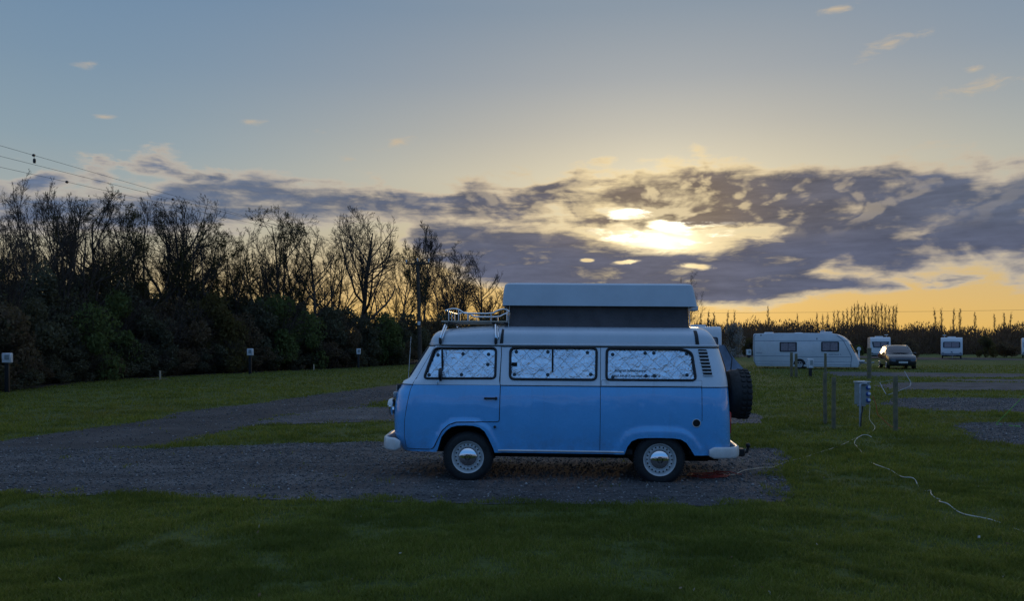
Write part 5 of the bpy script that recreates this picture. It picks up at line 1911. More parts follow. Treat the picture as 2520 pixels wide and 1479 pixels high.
def caravan_side(name, label, loc, rz):
    """long white touring caravan, +x its front, -y the side we see"""
    t = thing(name, label, 'caravan', loc, (0, 0, rz), 'white caravans on the field')
    s = .1507 / 34.0
    pr = lambda cx, cy: ((cx - 1000) * s, (720 - cy) * s)
    P_ = [pr(*p) for p in ((255, 688), (205, 600), (192, 420), (198, 170), (215, 150), (600, 143), (1100, 146), (1400, 152), (1480, 168), (1560, 205), (1640, 280), (1700, 400), (1752, 500), (1790, 585), (1800, 640), (1785, 690))]
    P_ = rpoly(P_, .06, 3)
    W2 = 1.12
    cx_, cz_ = sum(p[0] for p in P_) / len(P_), sum(p[1] for p in P_) / len(P_)
    mb = MB()
    sh = lambda k: [(cx_ + (x - cx_) * (1 - k / 3.5), cz_ + (z - cz_) * (1 - k / 1.1)) for x, z in P_]
    rings = []
    for y, k in ((-W2, .05), (-W2 + .012, .02), (-W2 + .05, .0), (W2 - .05, 0), (W2 - .012, .02), (W2, .05)):
        rings.append([(x, y, z) for x, z in sh(k)])
    mb.loft(rings, closed=True, cap=True)
    mb.build('body', M['cwhite'], t, angle=25)
    up = (0, 0, 1)
    w1 = pr(750, 368); w2 = pr(1380, 362)
    for w in (w1, w2): window(t, (w[0], -W2 - .002, w[1]), 1.17, .70, (0, -1, 0), up)
    # stripes and mouldings
    mb = MB()
    for (a, b, cy, th) in ((215, 1650, 268, .022), (225, 800, 518, .022), (850, 1690, 526, .022), (235, 1690, 605, .012), (240, 1690, 650, .014)):
        p, q_ = pr(a, cy), pr(b, cy)
        mb.box(((p[0] + q_[0]) / 2, -W2 - .004, p[1]), (q_[0] - p[0], .008, th))
    mb.build('side_stripe', M['cstripe'], t)
    mb = MB()
    e = [pr(*p) for p in ((235, 660), (215, 560), (212, 200), (240, 158))]
    mb.tube([(x, -W2 - .004, z) for x, z in e], .016, n=6)
    e = [pr(*p) for p in ((1480, 180), (1570, 260), (1640, 400), (1695, 520), (1680, 690))]
    mb.tube([(x, -W2 - .004, z) for x, z in e], .016, n=6)
    mb.build('edge_seal', M['cstripe'], t)
    # three front windows on the slope
    a, b = Vector((pr(1660, 320)[0], 0, pr(1660, 320)[1])), Vector((pr(1735, 470)[0], 0, pr(1735, 470)[1]))
    n_ = Vector((a.z - b.z, 0, b.x - a.x)).normalized()
    for y, w in ((-.72, .5), (0, .8), (.72, .5)):
        c = (a + b) / 2 + Vector((0, y, 0)) + n_ * .008
        window(t, c, w, .66, n_, (a - b), curtain=False)
    # roof lights
    for cx, wd, hh in ((412, .60, .10), (878, .52, .06), (1300, .80, .11)):
        p = pr(cx, 146)
        mb = MB().box((p[0], 0, p[1] + hh / 2 - .02), (wd, .7, hh + .03), bev=.04)
        mb.build('roof_light', M['cwhite'], t)
    p = pr(1242, 105)
    mb = MB().tube([(p[0], .2, p[1] - .25), (p[0], .2, p[1])], .02, n=6)
    mb.lathe([(0, .03), (.12, .025), (.18, 0), (.12, -.025), (0, -.03)], c=(p[0], .2, p[1]), axis='Z', n=16)
    mb.build('roof_aerial', M['cwhite'], t)
    # wheel and arch
    p = pr(922, 690)
    zc_ = .30
    mb = MB().prism([(p[0] + .42 * math.cos(k), zc_ + .42 * math.sin(k)) for k in [math.pi * i / 14 for i in range(15)]], -W2 - .006, -W2 + .3)
    mb.build('wheel_arch', M['dark'], t)
    for sy in (-1, 1):
        w = MB().lathe([(.20, .02), (.27, 0), (.305, .03), (.31, .1), (.305, .17), (.2, .18)], c=(p[0], sy * W2 - (.02 if sy < 0 else .16), zc_ + .01), axis='Y', n=28).build('wheel', M['tyre'], t)
        mb = MB()
        yy = -W2 - .022 if sy < 0 else W2 + .022
        for k in range(5):
            th = k * 2 * math.pi / 5 + .3
            mb.box((p[0] + .10 * math.cos(th), yy, zc_ + .01 + .10 * math.sin(th)), (.20, .02, .055), rot=Matrix.Rotation(-th, 3, 'Y'))
        mb.tube([(p[0] + .2 * math.cos(k), yy, zc_ + .01 + .2 * math.sin(k)) for k in [2 * math.pi * i / 24 for i in range(24)]], .02, n=6, closed=True)
        mb.build('rim', M['alloy'], w)
    mb = MB().box((-.1, 0, .30), (6.3, 1.9, .14)).box((-.1, 0, .20), (.1, 2.0, .1))
    mb.build('chassis', M['dark'], t)
    # drawbar with jockey wheel
    x0_, _ = pr(1780, 660)
    mb = MB()
    for sy in (-1, 1): mb.tube([(x0_ - .2, sy * .55, .42), (x0_ + .85, 0, .45)], .045, n=6)
    mb.tube([(x0_ + .8, 0, .45), (x0_ + 1.0, 0, .47)], .05, n=8)
    mb.tube([(x0_ + .62, .1, .85), (x0_ + .62, .1, .12)], .03, n=6)
    mb.lathe([(.0, -.03), (.11, -.03), (.12, 0), (.11, .03), (0, .03)], c=(x0_ + .62, .1, .12), axis='Y', n=14)
    mb.build('drawbar', M['galv'], t)
    MB().box((x0_ + .12, 0, .56), (.55, .9, .14), bev=.05).build('drawbar_cover', M['cwhite'], t)
    # model lettering, too small to read in the photo
    for txt, (cx, cy), w in (('MARTELLE  2', (1360, 497), .80), ('AVOCET', (250, 478), .42)):
        cu = bpy.data.curves.new('lettering', 'FONT'); cu.body = txt; cu.size = .13
        tmp = bpy.data.objects.new('lettering', cu); COL.objects.link(tmp)
        me = bpy.data.meshes.new_from_object(tmp.evaluated_get(bpy.context.evaluated_depsgraph_get()))
        bpy.data.objects.remove(tmp)
        mw = max(v.co.x for v in me.vertices)
        p = pr(cx, cy)
        for v in me.vertices: v.co = (p[0] + v.co.x / mw * w, -W2 - .006, p[1] + v.co.y)
        me.materials.clear(); me.materials.append(M['cstripe'])
        link('lettering', me, t)
    for cx, cy in ((325, 176), (1185, 236)):
        p = pr(cx, cy)
        MB().box((p[0], -W2 - .012, p[1]), (.05, .03, .12), bev=.01).build('marker_lamp', M['rubber'], t)
    return t


cx_, cy_, _ = at(1984, 848, 57.0)
caravan_side('caravan', 'long white caravan seen from the side with two curtained windows and drawbar', (cx_, cy_, 0), R(-27))


def caravan_end(label, px, Y, rz, Hh, window_kind, Lc=5.5, W=2.25, aerial=0.0, lid=0.0):
    """white caravan seen end-on; local -y is the end we see"""
    x, y, _ = at(px, 848, Y)
    t = thing('caravan', label, 'caravan', (x, y, 0), (0, 0, rz), 'white caravans on the field')
    z0, z1 = .42, Hh
    # profile in (y, z): raked nose
    P_ = rpoly([(.10, z0), (.0, .62), (.02, 1.15), (.18, z1 - .35), (.38, z1), (Lc, z1 - .03), (Lc + .05, z0 + .2), (Lc - .05, z0)], [.05, .08, .25, .2, .25, .12, .1, .05], 4)
    mb = MB()
    cyy, czz = Lc / 2, (z0 + z1) / 2
    for xx, k in ((-W / 2, .03), (-W / 2 + .06, 0), (W / 2 - .06, 0), (W / 2, .03)):
        pass
    rings = [[(xx, cyy + (a - cyy) * (1 - k), czz + (b - czz) * (1 - k * 1.6)) for a, b in P_] for xx, k in ((-W / 2, .025), (-W / 2 + .05, 0), (W / 2 - .05, 0), (W / 2, .025))]
    mb.loft(rings, closed=True, cap=True)
    mb.build('body', M['cwhite'], t, angle=25)
    a, b = Vector((0, .03, 1.22)), Vector((0, .17, z1 - .42))
    up = (b - a).normalized()
    fw = Vector((0, -up.z, up.y))
    c = a.lerp(b, .5) + fw * .012
    if window_kind == 'taper':
        q = lambda u, v, o: Vector((c.x, c.y, c.z)) + Vector((1, 0, 0)) * u + up * v + fw * o
        out = rpoly([(-.78, -.36), (.78, -.36), (.95, .36), (-.95, .36)], .05, 3)
        inn = [(u * .93, v * .86) for u, v in out]
        w = MB().loft([[q(u, v, -.02) for u, v in out], [q(u, v, .03) for u, v in out], [q(u, v, .03) for u, v in inn], [q(u, v, .015) for u, v in inn]], closed=True).build('window', M['rubber'], t, angle=30)
        MB().add([q(u, v, .018) for u, v in inn], [tuple(range(len(inn)))]).build('pane', M['cglass'], w)
        MB().add([q(-.66, -.25, .022), (q(-.05, -.25, .024)), q(-.05, .27, .024), q(-.74, .27, .022)], [(0, 1, 2, 3)]).add([q(.08, -.25, .022), (q(.62, -.25, .024)), q(.7, .27, .024), q(.08, .27, .022)], [(0, 1, 2, 3)]).build('curtain', M['curtain'], w)
    else:
        window(t, c, 1.82, .74, fw, up, curtain=True, corner=.14)
    mb = MB().box((0, -.005, .60), (W * .93, .03, .05), bev=.01)
    mb.build('front_stripe', M['cstripe'], t)
    # roof light, aerial
    MB().box((.0 + lid, 1.2, z1 + .05), (.9, .6, .14), bev=.04).build('roof_light', M['cwhite'], t)
    if aerial is not None:
        mb = MB().tube([(aerial, 1.6, z1 - .1), (aerial, 1.6, z1 + .26)], .025, n=6)
        mb.box((aerial, 1.6, z1 + .28), (.42, .3, .07), bev=.03)
        mb.build('roof_aerial', M['cwhite'], t)
    for s in (-1, 1):
        MB().box((s * (W / 2 - .22), -.02, .74), (.22, .05, .10), bev=.015).build('marker_lamp', M['lens'], t)
        MB().lathe([(.0, -.07), (.22, -.08), (.29, -.06), (.3, 0), (.29, .06), (.22, .08), (0, .07)], c=(s * (W / 2 - .16), Lc * .52, .29), axis='X', n=20).build('wheel', M['tyre'], t)
    mb = MB().box((0, Lc / 2, .36), (W * .86, Lc * .96, .16))
    mb.build('chassis', M['dark'], t)
    mb = MB()
    for s in (-1, 1): mb.tube([(s * .55, .3, .40), (0, -.95, .44)], .04, n=6)
    mb.tube([(0.08, -.75, .80), (.08, -.75, .1)], .03, n=6)
    mb.build('drawbar', M['galv'], t)
    MB().lathe([(0, -.02), (.07, -.02), (.08, 0), (0, .02)], c=(0, -.03, .82), axis='Y', n=12).build('badge', M['cstripe'], t)
    return t


caravan_end('white caravan end-on with a dark tapering window, half hidden behind the dark car', 2166, 95, R(-21), 2.62, 'taper', aerial=.75, lid=-.1)
caravan_end('small white caravan standing alone end-on with one wide rounded window', 2341, 95, R(-29), 2.58, 'round', aerial=-.78, W=2.3)
caravan_end('white caravan cut off by the right edge of the photo', 2540, 98, R(-32), 2.55, 'round', aerial=None)
# the one behind the campervan
xq, yq, _ = at(1690, 848, 46)
t = caravan_end('white caravan mostly hidden behind the campervan, only its roof corner showing', 1728, 46.5, R(-8), 2.80, 'round', aerial=None, W=2.25, lid=-.15)
# tent beside it
def tent():
    x0_, y0_, _ = at(1768, 848, 45.0)
    t = thing('tent', 'blue-grey fabric tent sloping down behind the spare wheel', 'tent', (x0_, y0_, 0))
    A_ = [(-1.6, 0, 0), (1.72, -.15, 0), (1.5, 2.6, 0), (-1.6, 2.6, 0)]
    T_ = [(-1.5, .5, 1.74), (.42, .45, 1.70), (.35, 2.1, 1.66), (-1.5, 2.1, 1.74)]
    mb = MB()
    rings = []
    for i in range(9):
        u = i / 8
        base = []
        for k in range(4):
            a, b = Vector(A_[k]), Vector(T_[k])
            c, d = Vector(A_[(k + 1) % 4]), Vector(T_[(k + 1) % 4])
            for j in range(8):
                v = j / 8
                p = a.lerp(b, u).lerp(c.lerp(d, u), v)
                sag = .10 * math.sin(math.pi * u) * math.sin(math.pi * v) + .07 * math.sin(math.pi * u)
                cen = Vector((.0, 1.3, p.z))
                p = p + (cen - p).normalized() * sag
                base.append(tuple(p))
        rings.append(base)
    mb.loft(rings, closed=True)
    k = 8 * 32
    mb.f.append(tuple(k + i for i in range(32))); mb.m.append(0)
    mb.build('canopy', M['tent'], t, angle=45)
    MB().tube([(T_[1][0] + .02, T_[1][1] - .12, 1.72), (.75, -.05, .95), (.62, -.14, .0)], .035, n=8).build('tent_pole', M['rubber'], t)
    mb = MB()
    mb.tube([(A_[1][0] + .02, A_[1][1], .12), (A_[1][0] - .7, A_[1][1] + .05, .10), (-1.6, .02, .1)], .05, n=6)
    mb.build('skirt', M['bumper'], t)


tent()


def car():
    x, y, _ = at(2222, 848, 54.6)
    t = thing('parked_car', 'dark people carrier parked on the grass facing us, lights off', 'car', (x, y, 0), (0, 0, R(-16)))
    # local: front at y = 0, rear at y = 4.6
    st = [  # y, half width at sill, half width at waist, z bottom, z waist(bonnet), roof half width, roof z
        (.00, .70, .74, .34, .70, 0, 0), (.10, .82, .84, .26, .82, 0, 0), (.35, .88, .90, .22, .93, 0, 0), (.75, .90, .93, .22, 1.00, 0, 0), (1.10, .91, .94, .22, 1.06, 0, 0),
        (2.0, .92, .95, .22, 1.08, 0, 0), (3.2, .92, .95, .22, 1.10, 0, 0), (4.1, .91, .93, .24, 1.12, 0, 0), (4.45, .86, .88, .3, 1.12, 0, 0), (4.6, .78, .8, .38, 1.08, 0, 0)]
    mb = MB()
    rings = []
    for (yy, ws, ww, zb, zw, _, _) in st:
        rings.append([(-ws * .9, yy, zb), (-ws, yy, zb + .1), (-ww, yy, zb + .35 * (zw - zb)), (-ww, yy, zb + .7 * (zw - zb)), (-ww * .965, yy, zw - .05), (-ww * .86, yy, zw), (-ww * .4, yy, zw + .035), (0, yy, zw + .045), (ww * .4, yy, zw + .035), (ww * .86, yy, zw), (ww * .965, yy, zw - .05), (ww, yy, zb + .7 * (zw - zb)), (ww, yy, zb + .35 * (zw - zb)), (ws, yy, zb + .1), (ws * .9, yy, zb)])
    mb.loft(rings, closed=True, cap=True)
    body = mb.build('body', M['carpaint'], t, angle=45)
    # cabin
    mb = MB()
    rings = []
    for (yy, wb, zb, wr, zr) in ((.98, .80, 1.04, .78, 1.06), (1.30, .86, 1.07, .76, 1.26), (1.75, .88, 1.08, .70, 1.52), (2.1, .885, 1.08, .675, 1.63), (2.7, .89, 1.1, .67, 1.67), (3.5, .88, 1.1, .665, 1.64), (4.1, .86, 1.1, .66, 1.55), (4.5, .8, 1.1, .68, 1.2)):
        rings.append([(-wb, yy, zb - .03), (-wr - .03, yy, zr - .04), (-wr + .06, yy, zr), (0, yy, zr + .03), (wr - .06, yy, zr), (wr + .03, yy, zr - .04), (wb, yy, zb - .03)])
    mb.loft(rings, cap=True)
    mb.build('roof', M['carpaint'], t, angle=50)
    # glass, each pane just proud of the cabin
    def pane(name, pts, n_):
        off = Vector(n_).normalized() * .012
        P_ = [Vector(p) + off for p in pts]
        MB().add(P_, [tuple(range(len(P_)))]).build(name, M['carglass'], t, smooth=False)
    mb = MB()
    rows = []
    for (yy, wb, z) in ((1.04, .72, 1.115), (1.30, .725, 1.30), (1.75, .655, 1.565), (1.95, .60, 1.625)):
        rows.append([(-wb, yy + .03, z - .015), (-wb * .5, yy - .015, z + .022), (0, yy - .03, z + .035), (wb * .5, yy - .015, z + .022), (wb, yy + .03, z - .015)])
    mb.loft(rows).build('windscreen', M['carglass'], t)
    for s in (-1, 1):
        pane('side_window', [(s * .878, 1.55, 1.11), (s * .893, 2.55, 1.12), (s * .722, 2.55, 1.57), (s * .735, 1.85, 1.49)], (s, 0, .35))
        pane('side_window', [(s * .893, 2.63, 1.12), (s * .888, 3.5, 1.13), (s * .715, 3.45, 1.55), (s * .722, 2.63, 1.57)], (s, 0, .35))
        pane('side_window', [(s * .886, 3.58, 1.13), (s * .85, 4.2, 1.14), (s * .71, 4.05, 1.46), (s * .715, 3.53, 1.54)], (s, 0, .35))
        MB().loft([[(s * .50, .05, .78), (s * .66, .07, .80), (s * .86, .33, .86), (s * .87, .40, .80)], [(s * .50, .03, .72), (s * .66, .06, .70), (s * .85, .27, .72), (s * .885, .40, .74)]]).build('headlight', M['lens'], t)
        MB().lathe([(0, -.03), (.06, -.03), (.07, 0)], c=(s * .66, .05, .43), axis='Y', n=14).build('fog_lamp', M['lens'], t)
        MB().box((s * 1.02, 1.55, 1.10), (.2, .1, .15), bev=.04).build('door_mirror', M['carpaint'], t)
        MB().box((s * .86, 4.42, .95), (.10, .18, .22), bev=.03).build('tail_light', M['red'], t)
        for yy in (.92, 3.68):
            w = MB().lathe([(.2, -.0), (.28, -.01), (.32, .02), (.33, .1), (.32, .2), (.2, .21)], c=(s * .93 - (.2 if s > 0 else 0) , yy, .32), axis='X', n=24).build('wheel', M['tyre'], t)
            xx = s * .94
            mb = MB()
            for k in range(5):
                th = k * 2 * math.pi / 5
                mb.box((xx, yy + .1 * math.cos(th), .32 + .1 * math.sin(th)), (.02, .2, .05), rot=Matrix.Rotation(th, 3, 'X'))
            mb.tube([(xx, yy + .2 * math.cos(k), .32 + .2 * math.sin(k)) for k in [2 * math.pi * i / 20 for i in range(20)]], .02, n=6, closed=True)
            mb.build('rim', M['alloy'], w)
    MB().box((0, -.005, .60), (.95, .03, .16), bev=.03).build('grille', M['rubber'], t)
    MB().box((0, .03, .36), (1.2, .06, .12), bev=.03).build('lower_grille', M['rubber'], t)
    pl = MB().box((0.0, -.03, .49), (.56, .02, .125), bev=.005).build('number_plate', M['plate'], t)
    cu = bpy.data.curves.new('lettering', 'FONT'); cu.body = 'DS15 MWC'; cu.size = .11; cu.align_x = 'CENTER'
    tmp = bpy.data.objects.new('lettering', cu); COL.objects.link(tmp)
    me = bpy.data.meshes.new_from_object(tmp.evaluated_get(bpy.context.evaluated_depsgraph_get()))
    bpy.data.objects.remove(tmp)
    for v in me.vertices: v.co = (v.co.x * .88, -.043, .452 + v.co.y)
    me.materials.clear(); me.materials.append(M['ink'])
    link('lettering', me, pl)
    MB().tube([(-.62, 1.7, 1.55), (-.62, 2.2, 1.67), (-.62, 3.6, 1.68), (-.62, 3.9, 1.6)], .02, n=6).build('roof_rail', M['alloy'], t)
    MB().tube([(.62, 1.7, 1.55), (.62, 2.2, 1.67), (.62, 3.6, 1.68), (.62, 3.9, 1.6)], .02, n=6).build('roof_rail', M['alloy'], t)


car()

# ------------------------------------------------------------------ posts and hook-up points
POSTLAB = 'weathered wooden posts'


def post(px, pyt, Y, wpx, label, tilt=0.0):
    x, y, _ = at(px, 848, Y)
    zt = H + (HOR - pyt) * Y / F
    r = wpx * Y / F / 2
    rng = random.Random(px)
    mb = MB()
    n_ = 14
    rings = []
    for i in range(10):
        z = -.05 + (zt + .05) * i / 9
        k = 1.0 + .03 * math.sin(i * 1.3 + px)
        rings.append([(r * k * (1 + .05 * math.sin(3 * a + px)) * math.cos(a) + tilt * z, r * k * math.sin(a), z) for a in [2 * math.pi * j / n_ for j in range(n_)]])
    rings.append([(r * .86 * math.cos(a) + tilt * zt, r * .86 * math.sin(a), zt + .012) for a in [2 * math.pi * j / n_ for j in range(n_)]])
    mb.loft(rings, closed=True, cap=True)
    o = mb.build('wooden_post', M['post'], None, angle=50)
    o.location = (x, y, 0)
    return tag(o, label, 'post', POSTLAB)


post(2030, 920, 17.1, 9.6, 'taller wooden post of the two standing close together left of the grey hook-up box', -.006)
post(2050.5, 930, 16.1, 10.2, 'shorter wooden post of the two close together left of the grey hook-up box', .004)
post(2203, 927, 15.7, 11.2, 'wooden post right of the grey hook-up box, in front of the bent white tube', -.004)
post(2138, 857, 40.0, 10.5, 'thick wooden post left of the dark car')
post(1947, 868, 41.5, 6.6, 'far wooden post before the long caravan, left one of a close pair')
post(1958.5, 871, 41.0, 6.6, 'far wooden post before the long caravan, next to the caravan wheel')
post(2030.5, 870, 41.0, 6.2, 'far wooden post under the right window of the long caravan')


def hookup_near():
    x, y, _ = at(2113, 848, 16.3)
    t = thing('hookup_box', 'grey electric hook-up box with blue sockets on a steel pipe', 'hook-up point', (x, y, 0))
    k = 16.3 / F
    zt = H + (HOR - 941) * k
    zb = H + (HOR - 996) * k
    hh = zt - zb
    MB().tube([(0, -.06, -.05), (0, -.06, zt - .06), (.015, -.055, zt - .035), (.06, -.05, zt - .03), (.14, -.05, zt - .03)], .024, n=10).build('pipe', M['galv'], t)
    rz = Matrix.Rotation(R(14), 3, 'Z')
    MB().box((.10, .08, (zt + zb) / 2), (.235, .19, hh), rot=rz, bev=.008).build('box', M['box'], t)
    MB().box((.10, .075, zt + .008), (.26, .22, .016), rot=rz, bev=.004).build('lid', M['wsign'], t)
    f = rz @ Vector((0, -1, 0))
    r = rz @ Vector((1, 0, 0))
    c = Vector((.10, .08, 0)) + f * .097
    for i, zf in enumerate((.76, .47, .19)):
        p = c + r * .066
        z = zb + hh * zf
        s = MB()
        s.lathe([(0, -.03), (.032, -.035), (.043, -.03), (.046, 0)], c=(0, 0, 0), axis='Y', n=18)
        so = s.build('socket', M['socket'], t)
        so.matrix_local = Matrix.Translation((p.x, p.y, z)) @ rz.to_4x4()
        fl = MB().box((.0, -.040, .012), (.062, .012, .052), rot=Matrix.Rotation(R(-14), 3, 'X'), bev=.005).build('socket_flap', M['sockw'], so)
    MB().box((.05, .0, zb - .02), (.16, .05, .04), bev=.006).build('bracket', M['galv'], t)
    MB().tube([(.055, -.05, zb - .03), (.05, -.055, zb - .13), (.012, -.09, .30), (.0, -.09, .10), (0, -.08, -.03)], .013, n=8).build('supply_cable', M['rubber'], t)
    return Vector((x, y, 0)), zb


hb, hzb = hookup_near()


def hookup_far(px, pyt, pyb, base, wpx, label, cat='hook-up point', double=False):
    Y = H * F / (base - HOR)
    x, y, _ = at(px, 848, Y)
    k = Y / F
    zt, zb = H + (HOR - pyt) * k, H + (HOR - pyb) * k
    t = thing('hookup_post', label, cat, (x, y, 0), (0, 0, R((px * 7) % 20 - 10)), 'hook-up posts on the field')
    w = wpx * k
    MB().box((0, w * .1, (zt + zb) / 2), (w, w * .6, zt - zb), bev=.02).build('box', M['wsign'], t)
    MB().box((0, w * .1, (zb) / 2 - .03), (w * .45, w * .45, zb + .06), bev=.01).build('post', M['rubber'], t)
    MB().box((w * .08, -w * .2 - .006, zt - (zt - zb) * .42), (w * .5, .02, (zt - zb) * .5), bev=.005).build('hatch', M['box'], t)
    return t


hookup_far(17, 869, 893, 966, 21, 'white-topped hook-up post cut by the left edge of the photo')
hookup_far(615, 858, 875, 921, 14, 'slim black hook-up post with a white top before the dark hedge')
hookup_far(882, 858, 872, 907, 10, 'small white-topped hook-up post nearest the front of the campervan')
hookup_far(1842, 860, 874, 881, 11, 'low white hook-up bollard left of the long caravan')
t = hookup_far(1994, 883, 906, 927, 14, 'pale hook-up box with dark sockets in front of the long caravan')
# small stakes, a sign
for px, pt, pb, lab in ((394, 913, 936, 'short pale stake on the grass edge below the wide knotted tree'), (772, 897, 912, 'short pale stake between the two hook-up posts at the belt'), (966, 888, 899, 'tiny pale stake just left of the campervan windscreen')):
    x, y, _ = gnd(px, pb)
    h = (pb - pt) * y / F
    o = MB().box((0, 0, h / 2 - .02), (.07, .05, h + .04), bev=.008).box((0, 0, h - .01), (.085, .06, .03), bev=.006).build('wooden_stake', M['tan'])
    o.location = (x, y, 0); tag(o, lab, 'stake', 'short stakes along the belt')
x, y, _ = gnd(352, 936)
o = MB().tube([(0, 0, .02), (.35, .5, .035), (.8, 1.0, .03)], [.035, .03, .02], n=8).build('fallen_branch', M['post']); o.location = (x, y, 0)
tag(o, 'pale fallen branch lying on the grass edge beside the stake', 'branch')
x, y, _ = gnd(2113, 884)
t = thing('round_sign', 'small white round-topped sign on a thin post by the caravan drawbar', 'sign', (x, y, 0))
k = y / F
MB().box((0, 0, 18 * k / 2), (4 * k, .05, 22 * k), bev=.01).build('sign_post', M['wsign'], t)
MB().lathe([(0, -.03), (4.6 * k, -.03), (5.0 * k, 0), (4.6 * k, .03), (0, .03)], c=(0, 0, 25 * k), axis='Y', n=24).build('sign_board', M['wsign'], t)

# bent white tube leaning behind the post
Yt = 19.0
mb = MB()
tq = lambda cx, cy, dy=0: Vector(at((3150 + .2704 * cx) * .63276, (1350 + .2704 * cy) * .63276, Yt + dy))
pts = [tq(1000, 510, .5), tq(1040, 590, .3), tq(1075, 655, .1), tq(1090, 678, 0), tq(1115, 688, 0), tq(1150, 678, 0), tq(1260, 635, .05), tq(1380, 590, .1), tq(1430, 566, .15), tq(1446, 540, .2), tq(1443, 500, .25), tq(1405, 440, .4), tq(1357, 352, .6)]
mn = min(p.z for p in pts)
kk = (H - .02) / (H - mn)                       # slide along the sight lines until it stands on the grass
o = Vector((0, 0, H))
pts = [o + (p - o) * kk for p in pts]
c = sum(pts, Vector()) / len(pts); c.z = 0
mb.tube([p - c for p in pts], .013, n=8)
mb.tube([pts[0] - c, (pts[0] + pts[-1]) / 2 - c + Vector((0, 0, -.10)), pts[-3] - c], .005, n=6)
o = mb.build('bent_tube', M['galv']); o.location = c
tag(o, 'bent thin metal tube frame leaning behind the right-hand wooden post', 'tube frame')
for px, pt, pb, dx, lab in ((2167, 1010, 1020, 4, None),):
    pass


# ------------------------------------------------------------------ cables on the grass
def cable(name, pts, r, m, label, cat='cable', z=.022, wob=.012, under=None):
    P_ = []
    for i, p in enumerate(pts):
        if len(p) == 2:
            q = gnd(*p); P_.append(Vector((q[0], q[1], z)))
        else: P_.append(Vector(p))
    # smooth curve through the points
    out = []
    n_ = len(P_)
    for i in range(n_ - 1):
        a, b, c, d = P_[max(0, i - 1)], P_[i], P_[i + 1], P_[min(n_ - 1, i + 2)]
        for j in range(6):
            u = j / 6
            q = .5 * ((2 * b) + (c - a) * u + (2 * a - 5 * b + 4 * c - d) * u * u + (3 * b - a - 3 * c + d) * u ** 3)
            out.append(q)
    out.append(P_[-1])
    if under:
        for k, q in enumerate(out):
            if q.z < .1: q.z += under * (math.sin(k * .21) * .6 + math.sin(k * .083 + 1) * .6)
    o = MB().tube(out, r, n=6).build(name, m)
    return tag(o, label, cat)


c8 = lambda cx, cy: (1645.2 + .3468 * cx, 1012.4 + .3468 * cy)
s1 = tuple(hb + Vector((.20, -.06, hzb + .03)))
s2 = tuple(hb + Vector((.245, -.07, hzb + .18)))
mid = gnd(*c8(1345, 130)); mid = (mid[0], mid[1] + .9, .32)
cable('hookup_cable', [s1, tuple(hb + Vector((.16, -.14, hzb - .10))), tuple(hb + Vector((.06, -.35, .22))), tuple(hb + Vector((.0, -.7, .05))), c8(1310, 203), c8(1250, 235), c8(1160, 272), c8(1060, 302), c8(950, 335), c8(855, 356), c8(790, 384), c8(735, 412), c8(660, 415), c8(600, 421), c8(530, 432), c8(470, 462), c8(420, 470)],
      .0055, M['tan'], 'pale cable running from the hook-up box over the grass to the coil under the van', z=.020, under=.012)
s3 = tuple(hb + Vector((.26, -.08, hzb + .04)))
cable('hookup_cable', [s2, tuple(hb + Vector((.30, -.10, hzb + .02))), tuple(hb + Vector((.33, -.12, hzb - .18))), tuple(hb + Vector((.42, -.1, .22))), tuple(hb + Vector((.62, -.12, .04))), tuple(hb + Vector((.78, -.2, .02)))], .007, M['orange'],
      'orange cable hanging from the right of the hook-up box to the grass behind the post')
wl = [(1440, 195), (1400, 185), (1360, 190), (1325, 212), (1318, 232), (1335, 255), (1360, 290), (1385, 318), (1362, 335), (1372, 350), (1440, 372), (1462, 394), (1520, 415), (1580, 432), (1625, 462), (1670, 485), (1720, 492), (1748, 502), (1768, 528), (1795, 555), (1835, 568), (1856, 574), (1862, 598), (1890, 618), (1924, 632), (1918, 658), (1935, 674), (1980, 684), (2010, 694), (2060, 722), (2120, 748), (2200, 768), (2300, 782), (2385, 802), (2440, 825), (2520, 865), (2640, 920)]
cable('white_cable', [c8(*p) for p in wl], .0055, M['whitec'], 'white cable snaking over the grass towards the lower right, partly sunk in it', z=.018, under=.024)

# coil of red cable under the back of the van
rng = random.Random(9)
cc = gnd(*c8(290, 470))
pts = []
for k in range(64):
    a = k * .42
    r_ = .19 + .07 * math.sin(k * .31) + .07 * math.sin(k * .13)
    pts.append(Vector((r_ * 1.05 * math.cos(a) + .04 * math.sin(k * .11), r_ * .7 * math.sin(a), .014 + .0003 * k + .02 * rng.random())))
pts += [Vector((.30, .06, .06)), Vector((.38, .10, .03)), Vector((.45, .12, .02))]
o = MB().tube(pts, .0055, n=6).build('cable_coil', M['redc']); o.location = (cc[0], cc[1], 0)
tag(o, 'tangled coil of red cable on the gravel under the rear of the van', 'cable')
# green guy line at the right edge
a = Vector(gnd(*c8(2322, 90))); b = Vector(at(2519, 974, a.y - .4))
d = b - a
o = MB().tube([Vector((0, 0, 0)), d * .6, d * 1.5], .007, n=6).build('guy_line', M['green']); o.location = a
tag(o, 'bright green guy line rising from the grass at the right edge', 'rope')
for p, q_, lab in ((c8(2322, 100), c8(2362, 103), 'green tent peg strap lying at the foot of the guy line'), (c8(2415, 108), c8(2495, 116), 'longer green strap lying flat on the right-hand gravel')):
    a, b = Vector(gnd(*p)), Vector(gnd(*q_))
    o = MB().box((0, 0, .022), ((b - a).length, .03, .012), rot=Matrix.Rotation(math.atan2(b.y - a.y, b.x - a.x), 3, 'Z'), bev=.003).build('strap', M['green'])
    o.location = (a + b) / 2
    tag(o, lab, 'strap')

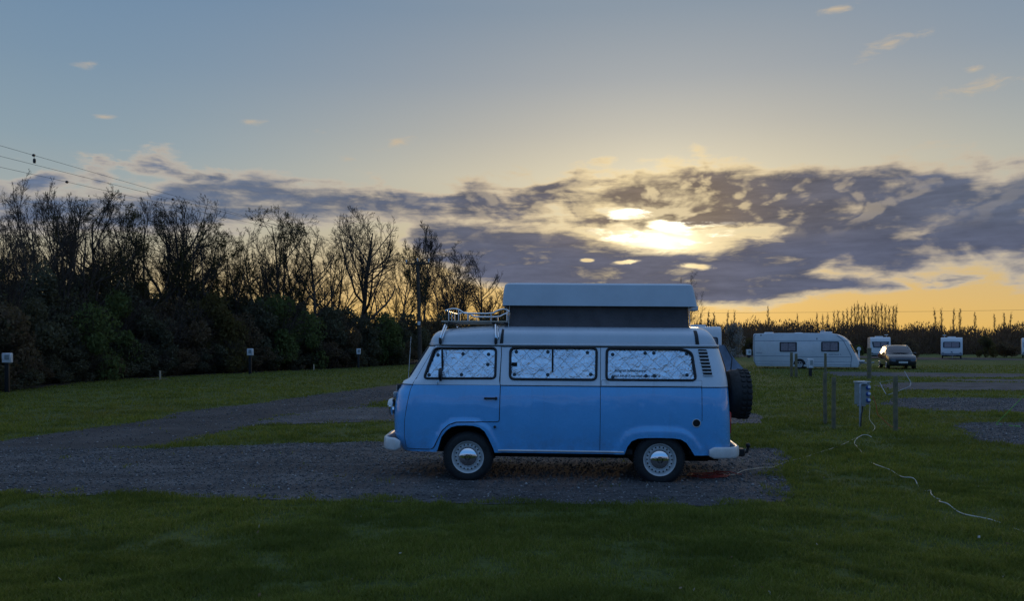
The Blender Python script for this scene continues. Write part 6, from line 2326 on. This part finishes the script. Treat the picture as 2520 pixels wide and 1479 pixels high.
# ------------------------------------------------------------------ utility pole and cables
Yp = 62.0
x, y, _ = at(1034, 848, Yp)
zt = H + (HOR - 645) * Yp / F
up = thing('utility_pole', 'dark wooden utility pole with a crossarm in front of the fan-shaped tree', 'utility pole', (x, y, 0), (0, R(-1.4), 0))
MB().tube([(0, 0, -.1), (0, 0, zt)], [.17, .12], n=12).build('pole', M['pole'], up)
MB().box((0, -.12, zt - .12), (1.9, .10, .12), bev=.01).build('crossarm', M['pole'], up)
for xx in (-.88, 0, .88):
    MB().lathe([(0, .26), (.05, .25), (.07, .2), (.05, .16), (.075, .12), (.05, .08), (.03, 0)], c=(xx, -.12, zt - .06 + (.1 if xx == 0 else 0)), axis='Z', n=12).build('insulator', M['wsign'], up)
MB().box((.0, -.18, 3.4), (.22, .04, .30), bev=.01).build('notice_plate', M['wsign'], up)
LB = []
for i, (px, y0_, dv, nm) in enumerate(((1006, 357, [83, 620], 'topmost'), (1034, 385, [425], 'middle'), (1062, 410, [165, 640], 'lowest'))):
    A_ = Vector(at(px, 648 - (0 if i != 1 else 5), Yp - .12))
    px2 = -700
    py2 = 646 + (y0_ - 646) * (px - px2) / px
    B_ = Vector(at(px2, py2, 24.0))
    pts = []
    for k in range(41):
        u = k / 40 * 2.2
        p = A_ + (B_ - A_) * u
        p.z -= .25 * 4 * u * (1 - u) * (0.0)
        pts.append(p)
    o = MB().tube([p - A_ for p in pts], .0075, n=5).build('power_cable', M['wire'])
    o.location = A_
    tag(o, nm + ' power cable of the three climbing from the pole to the upper left', 'power cable', 'power cables')
    for dx in dv:
        # point of the line seen at this photo column
        best = min(((abs((A_.lerp(B_, k / 2000)).x / (A_.lerp(B_, k / 2000)).y * F + CX - dx), k) for k in range(2001)))[1]
        p = A_.lerp(B_, best / 2000) - A_
        mb = MB().lathe([(0, -.05), (.045, -.05), (.065, 0), (.045, .05), (0, .05)], c=tuple(p), axis='X', n=10)
        if dx == 83: mb.tube([p, p + Vector((.03, 0, -.16))], .010, n=5).lathe([(0, .1), (.05, .09), (.06, 0), (.05, -.09), (0, -.1)], c=tuple(p + Vector((.03, 0, -.24))), axis='Z', n=10)
        mb.build('line_marker', M['rubber'], o)
# thin cable low over the far horizon on the right
a, b = Vector(at(1700, 771, 260)), Vector(at(2900, 757, 240))
o = MB().tube([Vector((0, 0, 0)), (b - a) * .5 - Vector((0, 0, .3)), b - a], .035, n=4).build('power_cable', M['wire']); o.location = a
tag(o, 'thin far power cable low over the right-hand horizon', 'power cable', 'power cables')
